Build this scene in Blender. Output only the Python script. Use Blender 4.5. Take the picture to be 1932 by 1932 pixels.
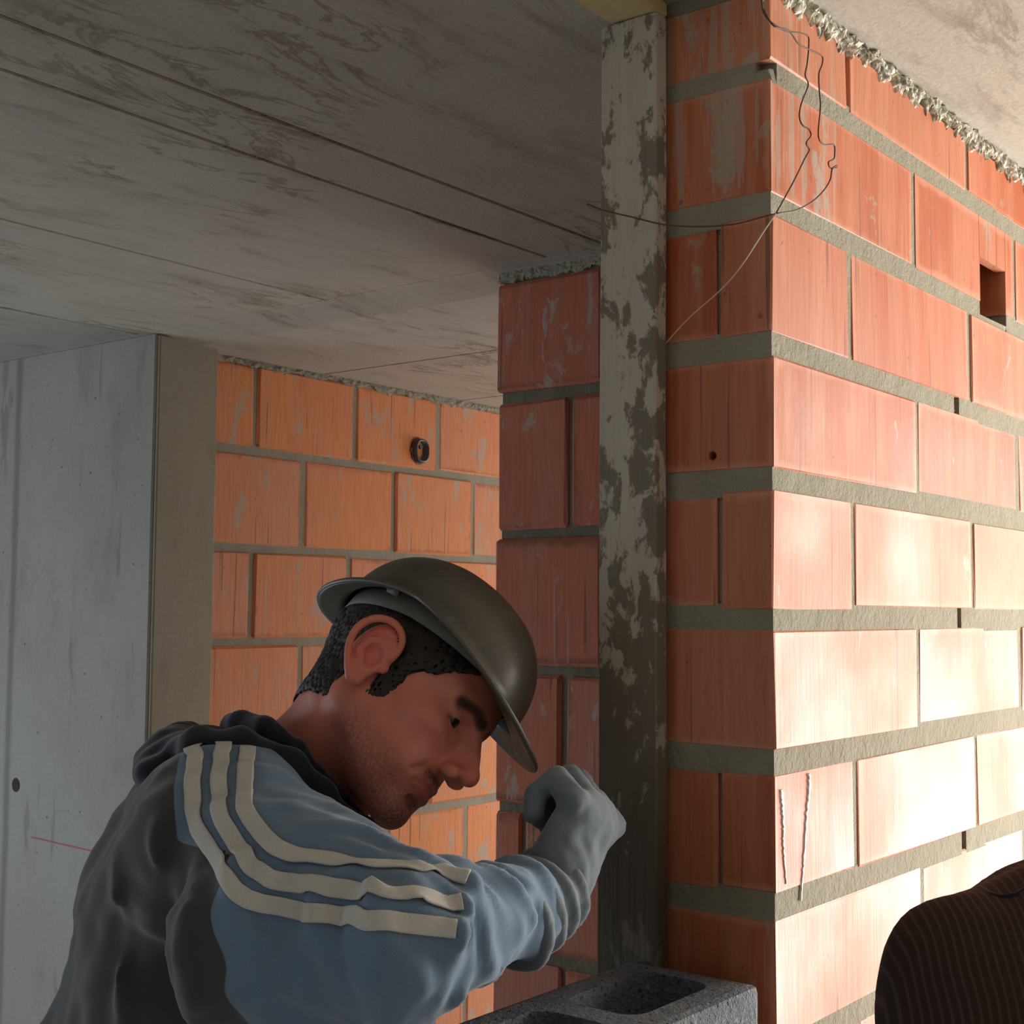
import bpy, bmesh, math, random
import numpy as np
from mathutils import Vector, Matrix, noise as mnoise
random.seed(7)
for o in list(bpy.data.objects): bpy.data.objects.remove(o)
SC = bpy.context.scene
COL = SC.collection

# ------------------------------------------------------------------ camera
FPX = 2600.0
th, pit, rol = math.radians(38), math.radians(4.05), math.radians(.42)
F0 = np.array([math.cos(th), math.sin(th), 0.]); R0 = np.array([math.sin(th), -math.cos(th), 0.]); Z3 = np.array([0, 0, 1.])
CF = F0*math.cos(pit)+Z3*math.sin(pit); U_ = Z3*math.cos(pit)-F0*math.sin(pit)
CR = math.cos(rol)*R0+math.sin(rol)*U_; CU = math.cos(rol)*U_-math.sin(rol)*R0
CAM = np.array([0, 0, 1.65])
cd = bpy.data.cameras.new('camera'); cam = bpy.data.objects.new('camera', cd); COL.objects.link(cam)
cd.sensor_fit = 'HORIZONTAL'; cd.sensor_width = 36; cd.lens = 36*FPX/1932; cd.clip_start = .05
m = Matrix.Identity(4)
for i in range(3):
    m[i][0], m[i][1], m[i][2], m[i][3] = CR[i], CU[i], -CF[i], CAM[i]
cam.matrix_world = m
SC.camera = cam
def ray(x, y): return CF+CR*(x-966)/FPX-CU*(y-966)/FPX
def on(x, y, ax, v):
    d = ray(x, y); return CAM+(v-CAM[ax])/d[ax]*d
def at(x, y, dep): return CAM+ray(x, y)*dep      # point at a depth (metres) in front of the viewer

# ------------------------------------------------------------------ world, lights, exposure
W = bpy.data.worlds.new('sky'); SC.world = W; W.use_nodes = True
wn = W.node_tree.nodes; wn['Background'].inputs[0].default_value = (.80, .90, 1.0, 1); wn['Background'].inputs[1].default_value = 1.2
SC.view_settings.view_transform = 'Standard'; SC.view_settings.look = 'None'
SC.view_settings.exposure = 0; SC.view_settings.gamma = 1; SC.view_settings.use_curve_mapping = False
SC.cycles.max_bounces = 6; SC.cycles.use_denoising = True
SC.cycles.sample_clamp_indirect = 4
def area(name, loc, tgt, sx, sy, power, col):
    l = bpy.data.lights.new(name, 'AREA'); l.shape = 'RECTANGLE'; l.size = sx; l.size_y = sy; l.energy = power; l.color = col
    o = bpy.data.objects.new(name, l); COL.objects.link(o); o.location = loc
    o.rotation_euler = (Vector(tgt)-Vector(loc)).to_track_quat('-Z', 'Z').to_euler()
    return o
area('daylight_right_opening', (3.28, -.66, 1.15), (1.9, .25, 1.3), 2.0, 1.9, 158, (1, .95, .86))
area('daylight_back_opening', (5.4, 1.85, 1.1), (2.6, 2.3, 1.2), 1.5, 1.9, 34, (1, .93, .84))
area('daylight_left_window', (.2, 4.25, 1.15), (1.7, 2.2, 1.3), 1.6, 1.3, 24, (.70, .86, 1))
area('daylight_rear_window', (-2.4, 1.6, 1.5), (1.2, 1.0, 1.5), 1.5, 1.3, 1.7, (1, .97, .92))

# ------------------------------------------------------------------ helpers
def link(name, me, mat=None, parent=None, loc=None):
    o = bpy.data.objects.new(name, me); COL.objects.link(o)
    if mat: me.materials.append(mat)
    if parent: o.parent = parent
    if loc is not None: o.location = loc
    return o
def obj(name, bm, mat=None, parent=None, loc=None, smooth=False):
    me = bpy.data.meshes.new(name); bm.to_mesh(me); bm.free()
    if smooth:
        for p in me.polygons: p.use_smooth = True
    return link(name, me, mat, parent, loc)
def meshobj(name, V, Fc, mat=None, parent=None, loc=None, smooth=True):
    me = bpy.data.meshes.new(name); me.from_pydata([tuple(map(float, v)) for v in V], [], [tuple(map(int, f)) for f in Fc]); me.update()
    if smooth: me.polygons.foreach_set('use_smooth', [True]*len(me.polygons))
    return link(name, me, mat, parent, loc)
def tag(o, label, cat, group=None):
    o['label'] = label; o['category'] = cat
    if group: o['group'] = group
    return o
def struct(o): o['kind'] = 'structure'; return o
def empty(name, loc=(0, 0, 0)):
    o = bpy.data.objects.new(name, None); COL.objects.link(o); o.location = loc; o.empty_display_size = .05; return o
def box(bm, lo, hi, bev=0, jit=0, seg=1):
    b = bmesh.new()
    c = [(a+d)/2 for a, d in zip(lo, hi)]; s = [d-a for a, d in zip(lo, hi)]
    bmesh.ops.create_cube(b, size=1, matrix=Matrix.Translation(c) @ Matrix.Diagonal((*s, 1)))
    if bev: bmesh.ops.bevel(b, geom=b.edges[:], offset=bev, segments=seg, profile=.6, affect='EDGES')
    if jit:
        for v in b.verts: v.co += Vector((random.uniform(-jit, jit) for _ in range(3)))
    t = bpy.data.meshes.new('t'); b.to_mesh(t); b.free(); bm.from_mesh(t); bpy.data.meshes.remove(t)
    return bm
def bx(name, lo, hi, mat, parent=None, bev=0, jit=0):
    """box object whose origin is its own centre"""
    c = [(a+d)/2 for a, d in zip(lo, hi)]
    bm = box(bmesh.new(), [a-k for a, k in zip(lo, c)], [a-k for a, k in zip(hi, c)], bev, jit)
    return obj(name, bm, mat, parent, c)
def tube(name, pts, r, mat, parent=None, res=3, poly=True):
    cu = bpy.data.curves.new(name, 'CURVE'); cu.dimensions = '3D'; cu.bevel_depth = r; cu.bevel_resolution = res; cu.use_fill_caps = True
    sp = cu.splines.new('POLY' if poly else 'NURBS'); sp.points.add(len(pts)-1)
    for p, q in zip(sp.points, pts): p.co = (*q, 1)
    if not poly: sp.use_endpoint_u = True; sp.order_u = 3; sp.resolution_u = 6
    t = bpy.data.objects.new('t', cu); COL.objects.link(t)
    me = bpy.data.meshes.new_from_object(t.evaluated_get(bpy.context.evaluated_depsgraph_get()))
    bpy.data.objects.remove(t); bpy.data.curves.remove(cu)
    me.name = name
    for p in me.polygons: p.use_smooth = True
    return link(name, me, mat, parent)
def cut(o, bms):
    """subtract shapes (bmesh, in o's own space) from object o for good"""
    for b in bms:
        c = obj('cutter', b, None); c.location = o.location+(o.parent.location if o.parent else Vector()); bpy.context.view_layer.update()
        md = o.modifiers.new('b', 'BOOLEAN'); md.operation = 'DIFFERENCE'; md.object = c; md.solver = 'EXACT'
        me = bpy.data.meshes.new_from_object(o.evaluated_get(bpy.context.evaluated_depsgraph_get()))
        o.modifiers.clear(); old = o.data; o.data = me; me.name = old.name; bpy.data.objects.remove(c)
        if old.users == 0: bpy.data.meshes.remove(old)
    return o
def cyl(r, p0, p1, seg=20, r2=None):
    p0, p1 = Vector(p0), Vector(p1); d = p1-p0
    b = bmesh.new(); bmesh.ops.create_cone(b, cap_ends=True, segments=seg, radius1=r, radius2=r if r2 is None else r2, depth=d.length,
        matrix=Matrix.Translation((p0+p1)/2) @ d.to_track_quat('Z', 'Y').to_matrix().to_4x4())
    return b

# ------------------------------------------------------------------ node materials
class M:
    def __init__(s, name, rough=.8, spec=.4):
        s.m = bpy.data.materials.new(name); s.m.use_nodes = True; s.t = s.m.node_tree; s.b = s.t.nodes['Principled BSDF']
        s.b.inputs['Roughness'].default_value = rough; s.b.inputs['Specular IOR Level'].default_value = spec
        s.tc = s.t.nodes.new('ShaderNodeTexCoord'); s.oi = s.t.nodes.new('ShaderNodeObjectInfo'); s.geo = s.t.nodes.new('ShaderNodeNewGeometry')
    def L(s, a, b): s.t.links.new(a, b)
    def put(s, sock, v):
        if isinstance(v, bpy.types.NodeSocket): s.L(v, sock)
        elif isinstance(v, (tuple, list)) and len(v) == 3 and sock.type == 'RGBA': sock.default_value = (*v, 1)
        else: sock.default_value = v
    def math(s, op, a, b=0., c=None, clamp=False):
        n = s.t.nodes.new('ShaderNodeMath'); n.operation = op; n.use_clamp = clamp
        s.put(n.inputs[0], a); s.put(n.inputs[1], b)
        if c is not None: s.put(n.inputs[2], c)
        return n.outputs[0]
    def coord(s, scale=(1, 1, 1), rnd=0, src='Object', world=False, rot=(0, 0, 0)):
        v = s.geo.outputs['Position'] if world else s.tc.outputs[src]
        if rnd:
            a = s.t.nodes.new('ShaderNodeVectorMath'); a.operation = 'ADD'; s.L(v, a.inputs[0])
            s.L(s.math('MULTIPLY', s.oi.outputs['Random'], rnd), a.inputs[1]); v = a.outputs[0]
        mp = s.t.nodes.new('ShaderNodeMapping'); s.L(v, mp.inputs[0]); mp.inputs['Scale'].default_value = scale; mp.inputs['Rotation'].default_value = rot
        return mp.outputs[0]
    def sep(s, v):
        n = s.t.nodes.new('ShaderNodeSeparateXYZ'); s.L(v, n.inputs[0]); return n.outputs
    def noise(s, v, scale=5, detail=4, rough=.6, dist=0):
        n = s.t.nodes.new('ShaderNodeTexNoise'); s.L(v, n.inputs['Vector']); n.inputs['Scale'].default_value = scale
        n.inputs['Detail'].default_value = detail; n.inputs['Roughness'].default_value = rough; n.inputs['Distortion'].default_value = dist
        return n.outputs[0]
    def vor(s, v, scale=5):
        n = s.t.nodes.new('ShaderNodeTexVoronoi'); s.L(v, n.inputs['Vector']); n.inputs['Scale'].default_value = scale; return n.outputs['Distance']
    def step(s, v, a, b, lo=0, hi=1):
        n = s.t.nodes.new('ShaderNodeMapRange'); n.interpolation_type = 'SMOOTHSTEP'; s.put(n.inputs[0], v)
        for i, q in zip((1, 2, 3, 4), (a, b, lo, hi)): n.inputs[i].default_value = q
        return n.outputs[0]
    def mix(s, f, a, b, mode='MIX'):
        n = s.t.nodes.new('ShaderNodeMix'); n.data_type = 'RGBA'; n.blend_type = mode
        s.put(n.inputs[0], f); s.put(n.inputs[6], a); s.put(n.inputs[7], b); return n.outputs[2]
    def color(s, v): s.put(s.b.inputs['Base Color'], v); return s
    def bump(s, h, strength=.5, dist=.01):
        n = s.t.nodes.new('ShaderNodeBump'); s.L(h, n.inputs['Height']); n.inputs['Strength'].default_value = strength
        n.inputs['Distance'].default_value = dist; s.L(n.outputs[0], s.b.inputs['Normal']); return s
    def attr(s, name):
        n = s.t.nodes.new('ShaderNodeAttribute'); n.attribute_name = name; return n.outputs

def brick_mat(name, A, B, Cc, smear, rough=.5, spec=.4, mortar=(.34, .31, .25), band=.6, rim=None, corner=False):
    s = M(name, rough, spec)
    c1 = s.coord((1, 1, 1), 13)
    st = s.coord((9, 9, .8), 17)
    rnd = s.oi.outputs['Random']
    big = s.noise(c1, 4.5, 3, .55)
    stripes = s.noise(st, 2.2, 3, .6)
    base = s.mix(s.step(big, .35, .68), A, B)
    base = s.mix(s.math('MULTIPLY', s.step(rnd, .35, 1), .7), base, Cc)
    base = s.mix(s.math('MULTIPLY', s.step(stripes, .44, .60), band), base, Cc)
    fine = s.noise(s.coord((60, 60, 4), 5), 3, 3)
    base = s.mix(s.math('MULTIPLY', s.step(fine, .3, .75), .28), base, (A[0]*.5, A[1]*.45, A[2]*.45))
    if rim:      # worn or whitened rim round each brick face
        g = s.sep(s.tc.outputs['Generated']); nr = s.sep(s.geo.outputs['Normal'])
        def edge(i, w): return s.math('ADD', s.math('MULTIPLY', s.math('MINIMUM', g[i], s.math('SUBTRACT', 1, g[i])), w), s.math('MULTIPLY', s.math('ABSOLUTE', nr[i]), 1))
        d = s.math('MINIMUM', s.math('MINIMUM', edge(0, .36), edge(1, .24)), edge(2, .15))
        d = s.math('ADD', d, s.math('MULTIPLY', s.math('SUBTRACT', s.noise(c1, 28, 4, .6), .5), .022))
        base = s.mix(s.math('MULTIPLY', s.step(d, .003, .016, 1, 0), rim[1]), base, rim[0])
    # mortar smeared over the face, runs and splashes
    sm = s.noise(s.coord((5, 5, 3), 31), 2.6, 7, .72, .4)
    run = s.noise(s.coord((34, 34, 1.4), 3), 1.6, 2, .5)
    if corner:   # mortar slopped down the top courses beside the wall's end
        x, y, z = s.sep(s.geo.outputs['Position'])
        w = s.math('MULTIPLY', s.math('MULTIPLY', s.step(x, XC+.10, XC+.24, 1, 0), s.step(z, 2.02, 2.12)), .14)
        sm = s.math('ADD', sm, s.math('MULTIPLY', w, .55)); run = s.math('ADD', s.noise(s.coord((60, 60, 2.2), 3), 1.6, 3, .6), w)
    k = s.math('MAXIMUM', s.step(sm, .60-smear*.1, .66-smear*.1), s.math('MULTIPLY', s.step(run, .67-smear*.03, .71-smear*.03), .7))
    base = s.mix(s.math('MULTIPLY', k, .75), base, mortar)
    dots = s.step(s.noise(s.coord((1, 1, .7), 9), 95, 2), .70, .76)
    base = s.mix(s.math('MULTIPLY', dots, .6), base, (.10, .055, .03))
    lines = s.math('MULTIPLY', s.step(s.noise(s.coord((120, 120, 2.5), 7), 1, 1), .70, .72), .6)
    base = s.mix(lines, base, (.12, .05, .03))
    s.color(base)
    s.put(s.b.inputs['Roughness'], s.step(big, .3, .7, rough-.06, rough+.14))
    s.bump(s.math('ADD', s.math('MULTIPLY', fine, .5), s.math('MULTIPLY', sm, .8)), .35, .004)
    return s.m
def mortar_mat(name, A, B):
    s = M(name, .9, .2); c = s.coord((1, 1, 1))
    n = s.noise(c, 18, 6, .7); f = s.noise(c, 160, 4, .7)
    s.color(s.mix(s.step(n, .3, .7), s.mix(f, A, B), B)); s.bump(s.math('ADD', n, s.math('MULTIPLY', f, .5)), .9, .006); return s.m
def concrete_mat(name, A, B, dark, streak=(1, 1, 1), veins=1., world=True, pits=True, extra=None):
    s = M(name, .82, .3)
    c = s.coord((1, 1, 1), world=world); cs = s.coord(streak, world=world)
    big = s.noise(c, 1.3, 4, .6); st = s.noise(cs, 3.2, 7, .68, .3)
    base = s.mix(s.step(big, .3, .7), A, B)
    base = s.mix(s.math('MULTIPLY', s.step(st, .5, .74), .55), base, dark)
    v = s.noise(cs, 2.3, 8, .62, .9)
    vein = s.step(s.math('ABSOLUTE', s.math('SUBTRACT', v, .5)), .004, .028, 1, 0)
    mask = s.step(s.noise(c, 2.1, 2), .46, .62)
    base = s.mix(s.math('MULTIPLY', s.math('MULTIPLY', vein, mask), .8*veins), base, dark)
    if pits:
        p = s.step(s.vor(c, 42), .06, .10, 1, 0); pm = s.step(s.noise(c, 3.1, 1), .48, .6)
        p2 = s.step(s.vor(c, 17), .045, .06, 1, 0)
        base = s.mix(s.math('MULTIPLY', s.math('MAXIMUM', s.math('MULTIPLY', p, pm), p2), .75), base, (.05, .045, .04))
    if extra: base = extra(s, base)
    f = s.noise(c, 120, 3, .7)
    base = s.mix(s.math('MULTIPLY', s.step(f, .35, .7), .16), base, dark)
    s.color(base); s.bump(s.math('ADD', s.math('MULTIPLY', st, .7), s.math('MULTIPLY', f, .3)), .5, .006)
    return s.m

MAT = {}
XC, YC = 1.231, .634          # the sunlit corner of the near wall
MAT['brick_sun'] = brick_mat('glossy salmon brick', (.42, .095, .032), (.47, .13, .055), (.54, .215, .12), -.1, .46, .4, band=.5, rim=((.62, .30, .19), .5), corner=True)
MAT['brick_back'] = brick_mat('orange brick', (.62, .21, .075), (.66, .25, .09), (.55, .24, .14), .35, .62, .3, band=.25, rim=((.30, .085, .03), .75))
MAT['brick_pier'] = brick_mat('dull red brick', (.42, .125, .07), (.46, .15, .085), (.42, .19, .13), .15, .7, .25, band=.3, rim=((.13, .06, .035), .7))
MAT['mortar'] = mortar_mat('grey mortar', (.235, .21, .155), (.30, .275, .215))
MAT['mortar_dark'] = mortar_mat('dark mortar', (.10, .085, .06), (.19, .165, .12))
def crust_mat():
    s = M('crumbled pale mortar', .95, .1); c = s.coord(); n = s.noise(c, 75, 5, .75); n2 = s.noise(c, 30, 3)
    b = s.mix(s.step(n, .42, .58), (.36, .34, .28), (.80, .77, .67)); b = s.mix(s.step(n2, .55, .65, 0, .5), b, (.25, .24, .21))
    s.color(b); s.bump(n, .5, .003); s.b.inputs['Specular IOR Level'].default_value = .05; return s.m
MAT['mortar_crust'] = crust_mat()
def seam_stain(s, base):
    y = s.sep(s.geo.outputs['Position'])[1]
    w = s.noise(s.coord((1.2, 6, 1), world=True), 2.2, 6, .7)
    out = base
    for yy, k in ((1.36, .7), (1.497, .9), (2.085, .9), (2.712, .8), (.3, .8), (-.3, .8)):
        d = s.math('ABSOLUTE', s.math('SUBTRACT', y, yy)); d = s.math('ADD', d, s.math('MULTIPLY', s.math('SUBTRACT', .62, w), .16))
        out = s.mix(s.math('MULTIPLY', s.step(d, .0, .018, 1, 0), k*.8), out, (.10, .085, .055))
    return out
MAT['ceiling'] = concrete_mat('board-marked concrete ceiling', (.40, .375, .325), (.47, .445, .395), (.15, .12, .085), (1.3, 4.2, 1), .7, pits=False, extra=seam_stain)
def column_stain(s, base):
    x, y, z = s.sep(s.geo.outputs['Position'])
    n = s.noise(s.coord((1, 3, .8), world=True), 3, 5, .7)
    d = s.math('ABSOLUTE', s.math('SUBTRACT', y, s.math('ADD', float(on(28, 1000, 0, 2.03)[1]), s.math('MULTIPLY', s.math('SUBTRACT', n, .5), .03))))
    base = s.mix(s.math('MULTIPLY', s.step(d, .004, .022, 1, 0), .55), base, (.12, .10, .10))
    drip = s.noise(s.coord((1, 7, .9), world=True), 1.7, 5, .6, .4)
    base = s.mix(s.math('MULTIPLY', s.step(drip, .60, .64), .5), base, (.17, .165, .13))
    # red builder's pencil line
    qa, qb = on(58, 1579, 0, 2.03), on(176, 1606, 0, 2.03)
    lz = s.math('ADD', float(qa[2]), s.math('MULTIPLY', s.math('SUBTRACT', y, float(qa[1])), float((qb[2]-qa[2])/(qb[1]-qa[1]))))
    r = s.step(s.math('ABSOLUTE', s.math('SUBTRACT', z, lz)), .0012, .003, 1, 0)
    r = s.math('MULTIPLY', r, s.math('MULTIPLY', s.step(y, float(qb[1])-.01, float(qb[1])+.01), s.step(y, float(qa[1])-.01, float(qa[1])+.01, 1, 0)))
    return s.mix(s.math('MULTIPLY', r, .8), base, (.45, .06, .05))
MAT['column'] = concrete_mat('pale cast concrete', (.33, .30, .268), (.385, .36, .33), (.20, .175, .14), (2.5, 2.5, .8), .3, extra=column_stain)
MAT['column_side'] = concrete_mat('olive cast concrete', (.29, .265, .19), (.33, .31, .24), (.17, .15, .10), (2.5, 2.5, .7), .3, pits=False)
MAT['plain'] = concrete_mat('plain concrete', (.36, .34, .30), (.42, .40, .36), (.2, .18, .15), (1, 1, 1), .3)
MAT['floor'] = concrete_mat('dusty concrete floor', (.42, .39, .34), (.5, .47, .41), (.25, .22, .18), (1, 1, 1), .3)
def board_mat():
    s = M('cement stained plank', .75, .3)
    c = s.coord((1, 1, 1), world=True); g = s.coord((1, 30, 1.2), world=True)
    grain = s.noise(g, 3, 4, .6)
    base = s.mix(grain, (.36, .315, .25), (.46, .41, .34))
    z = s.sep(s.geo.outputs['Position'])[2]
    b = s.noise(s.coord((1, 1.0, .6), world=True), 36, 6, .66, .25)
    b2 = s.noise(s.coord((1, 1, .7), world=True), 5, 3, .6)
    low = s.step(z, 1.35, 1.8, .15, .0)  # denser blotches low down: part dirt, part painted shade
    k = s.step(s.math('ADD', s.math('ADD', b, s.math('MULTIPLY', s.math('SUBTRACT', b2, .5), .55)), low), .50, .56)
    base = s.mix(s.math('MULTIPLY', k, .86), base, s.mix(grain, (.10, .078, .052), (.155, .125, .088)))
    base = s.mix(s.step(z, 1.32, 1.60, .75, 0), base, (.075, .06, .045))  # wet dirt and the bricklayer's shade painted into the plank's lower end
    s.color(base); s.bump(s.math('ADD', grain, b), .5, .004); return s.m
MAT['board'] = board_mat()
def wood_mat(name, A, B, rough=.7):
    s = M(name, rough, .3); g = s.noise(s.coord((2, 30, 30)), 2, 5, .6, .5)
    s.color(s.mix(g, A, B)); s.bump(g, .3, .003); return s.m
MAT['timber'] = wood_mat('yellow timber', (.44, .33, .15), (.60, .48, .26))
def blockmat():
    s = M('rough grey block', .95, .3); c = s.coord((1, 1, 1))
    n = s.noise(c, 9, 5, .7); f = s.noise(c, 170, 3, .8); v = s.vor(c, 110)
    b = s.mix(s.step(n, .35, .65), (.135, .15, .18), (.215, .225, .24))
    b = s.mix(s.step(f, .56, .68), b, (.27, .28, .29)); b = s.mix(s.step(v, .12, .3, .8, 0), b, (.03, .03, .035))
    s.color(b); s.bump(s.math('ADD', f, s.math('MULTIPLY', n, .6)), 1, .006); return s.m
MAT['block'] = blockmat()
MAT['wire'] = M('rusty wire', .6, .5).color((.075, .035, .022)).m
MAT['string'] = M('mason string', .8, .3).color((.55, .50, .42)).m
MAT['chalk'] = M('white drips', .9, .2).color((.95, .95, .97)).m
MAT['void'] = M('dark cavity', .95, .1).color((.02, .016, .013)).m

# ------------------------------------------------------------------ the setting
H = 2.30
ceil = struct(empty('ceiling', (0, 0, H)))
def cpanel(x0, x1, y0, y1, z=H):
    o = bx('panel', (x0, y0, z), (x1, y1, z+.14), MAT['ceiling'], ceil, .0025); o.location.z -= H; return o
G = .0022
for y0, y1 in ((-3, -2.4), (-2.4, -1.2), (-1.2, -.3), (-.3, .3), (.3, 1.36), (1.36, 1.497), (1.497, 2.085), (2.085, 2.712), (2.712, 3.3), (3.3, 4.4)):
    if y1 < .62: xs = (-3, -1.5, 0, 1.2, 2.1, 3.0, 3.9)
    else: xs = (-3, -1.2, .35, 2.02)
    for a, b in zip(xs, xs[1:]):
        cpanel(a+G*(b < 2 and a > -2)*.2, b-G*.2, y0+G, y1-G)
# ramped strip where the slab drops beyond the pier line, then the far slab
yy0, yy1 = .7, 4.4
bm = bmesh.new()
vs = [bm.verts.new(p) for p in ((2.02, yy0, 0), (2.045, yy0, -.001), (2.14, yy0, -.016), (2.14, yy0, .14), (2.02, yy0, .14))]
ws = [bm.verts.new((v.co.x, yy1, v.co.z)) for v in vs]
n = len(vs)
for i in range(n): bm.faces.new((vs[i], vs[(i+1) % n], ws[(i+1) % n], ws[i]))
bm.faces.new(vs[::-1]); bm.faces.new(ws); bmesh.ops.recalc_face_normals(bm, faces=bm.faces[:])
obj('beam_strip', bm, MAT['ceiling'], ceil)
for y0, y1 in ((.7, 2.0), (2.0, 2.6), (2.6, 3.2), (3.2, 4.4)):
    pass
for a, b in ((2.145, 2.62), (2.625, 3.2), (3.205, 4.0), (4.005, 5.6)):
    o = cpanel(a, b, .7, 4.4); o.location.z -= .012
bx('slab', (-3, -3, .13), (5.6, 4.4, .2), MAT['plain'], ceil)
flo = struct(bx('floor', (-3.1, -3.1, -.1), (7, 4.5, 0), MAT['floor']))

def wall_holes(name, axis, v0, v1, a0, a1, holes, mat):
    """plain outer wall with rectangular openings, (a,z) rectangles"""
    root = struct(empty(name, (0, 0, 0)))
    cuts = sorted(set([a0, a1]+[h[0] for h in holes]+[h[1] for h in holes]))
    bm = bmesh.new()
    for p, q in zip(cuts, cuts[1:]):
        hs = [h for h in holes if h[0] <= p and h[1] >= q]
        zs = [(0, H)] if not hs else [(0, hs[0][2]), (hs[0][3], H)]
        for z0, z1 in zs:
            if z1-z0 < .01: continue
            box(bm, *(((v0, p, z0), (v1, q, z1)) if axis == 0 else ((p, v0, z0), (q, v1, z1))))
    obj('concrete', bm, mat, root); return root
wall_holes('wall_left', 1, 4.3, 4.45, -3, 2.1, [(-.7, 1.1, .5, 1.9)], MAT['plain'])
wall_holes('wall_rear', 0, -3, -2.85, -3, 4.3, [(.8, 2.4, .8, 2.1)], MAT['plain'])
wall_holes('wall_right', 1, -3, -2.85, -2.85, 3.45, [(-.6, .8, .9, 2.0)], MAT['plain'])
wall_holes('wall_end', 0, 3.3, 3.45, -2.85, .63, [(-1.75, .45, 0, 2.15)], MAT['plain'])
wall_holes('wall_far', 0, 5.45, 5.6, .8, 4.3, [(1.1, 2.6, 0, 2.15)], MAT['plain'])

# ---- near brick wall: sunlit face at Y=YC, its end face at X=XC
TH = .19
near = struct(empty('wall_near', (XC, YC, 0)))
def jb(lo, hi, mat, parent, bev=.0028, jit=.0008):
    o = bx('brick', lo, hi, mat, parent, .0014 if mat is MAT['brick_sun'] else bev, jit); o.location -= parent.location; return o
zj = [2.2000, 2.0587, 1.9177, 1.7808, 1.6420, 1.5036, 1.3625]
while zj[-1] > .15: zj.append(zj[-1]-.1396)
zj = [H+.006]+zj+[-.012]
L = .3735; XE = XC+2.04
JB = .0118      # half bed joint
cavity = None
rows = []
for r in range(len(zj)-1):
    top, bot = zj[r]-(JB if r else .0), zj[r+1]+(JB if r < len(zj)-2 else .012)
    if r == 0: top = 2.283
    xs = [XC]; x = XC+(.1876 if r % 2 == 0 else .3735)
    while x < XE: xs.append(x+random.uniform(-.004, .004)); x += L
    xs.append(XE)
    rows.append((top, bot, xs))
    for i in range(len(xs)-1):
        a = xs[i]+(.0055 if i else 0); b = xs[i+1]-(.0055 if i < len(xs)-2 else 0)
        if b-a < .03: continue
        dy = random.uniform(-.0012, .0012)
        j0, j1 = random.uniform(-.002, .002), random.uniform(-.002, .002)
        if r == 1 and i == 1:
            # the brick with the square knocked-out opening in its lower right
            p0 = on(1849, 540, 1, YC); p1 = on(1897, 540, 1, YC); zt = on(1872, 498, 1, YC)[2]
            bm = bmesh.new()
            box(bm, (a, YC, bot), (p0[0], YC+.013, top)); box(bm, (p1[0], YC, bot), (b, YC+.07, top)); box(bm, (p0[0]-.001, YC, zt), (p1[0]+.001, YC+.013, top))
            box(bm, (a, YC+.012, top-.012), (b, YC+TH, top)); box(bm, (a, YC+.012, bot), (p0[0]-.03, YC+TH, bot+.012)); box(bm, (a, YC+.012, bot), (a+.012, YC+TH, top))
            box(bm, (a, YC+TH-.012, bot), (b, YC+TH, top)); box(bm, (b-.012, YC+.06, bot), (b, YC+TH, top))
            bmesh.ops.translate(bm, verts=bm.verts, vec=-Vector(near.location))
            o = obj('brick', bm, MAT['brick_sun'], near); cavity = (p0[0], p1[0])
            o['label'] = 'brick with a square hole knocked through its face'
            continue
        if i == 0 and r % 2 == 0 and r > 0:
            yj = on(1355, 900, 0, XC)[1]      # two bricks side by side on the end face
            jb((a, YC+dy, bot+j0), (b, yj-.003, top+j1), MAT['brick_sun'], near); jb((a+.0008, yj+.0025, bot-j0), (b, YC+TH, top-j1), MAT['brick_sun'], near); continue
        o = jb((a, YC+dy, bot+j0), (b, YC+TH-dy, top+j1), MAT['brick_sun'], near)
        if r == 3 and i == 0:
            h = on(1344, 860, 0, XC); h = h-np.array(near.location)
            cut(o, [cyl(.0048, Vector(h)-Vector((.02, 0, 0))-Vector(o.location), Vector(h)+Vector((.06, 0, 0))-Vector(o.location))])
            bpy.context.view_layer.update()
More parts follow.
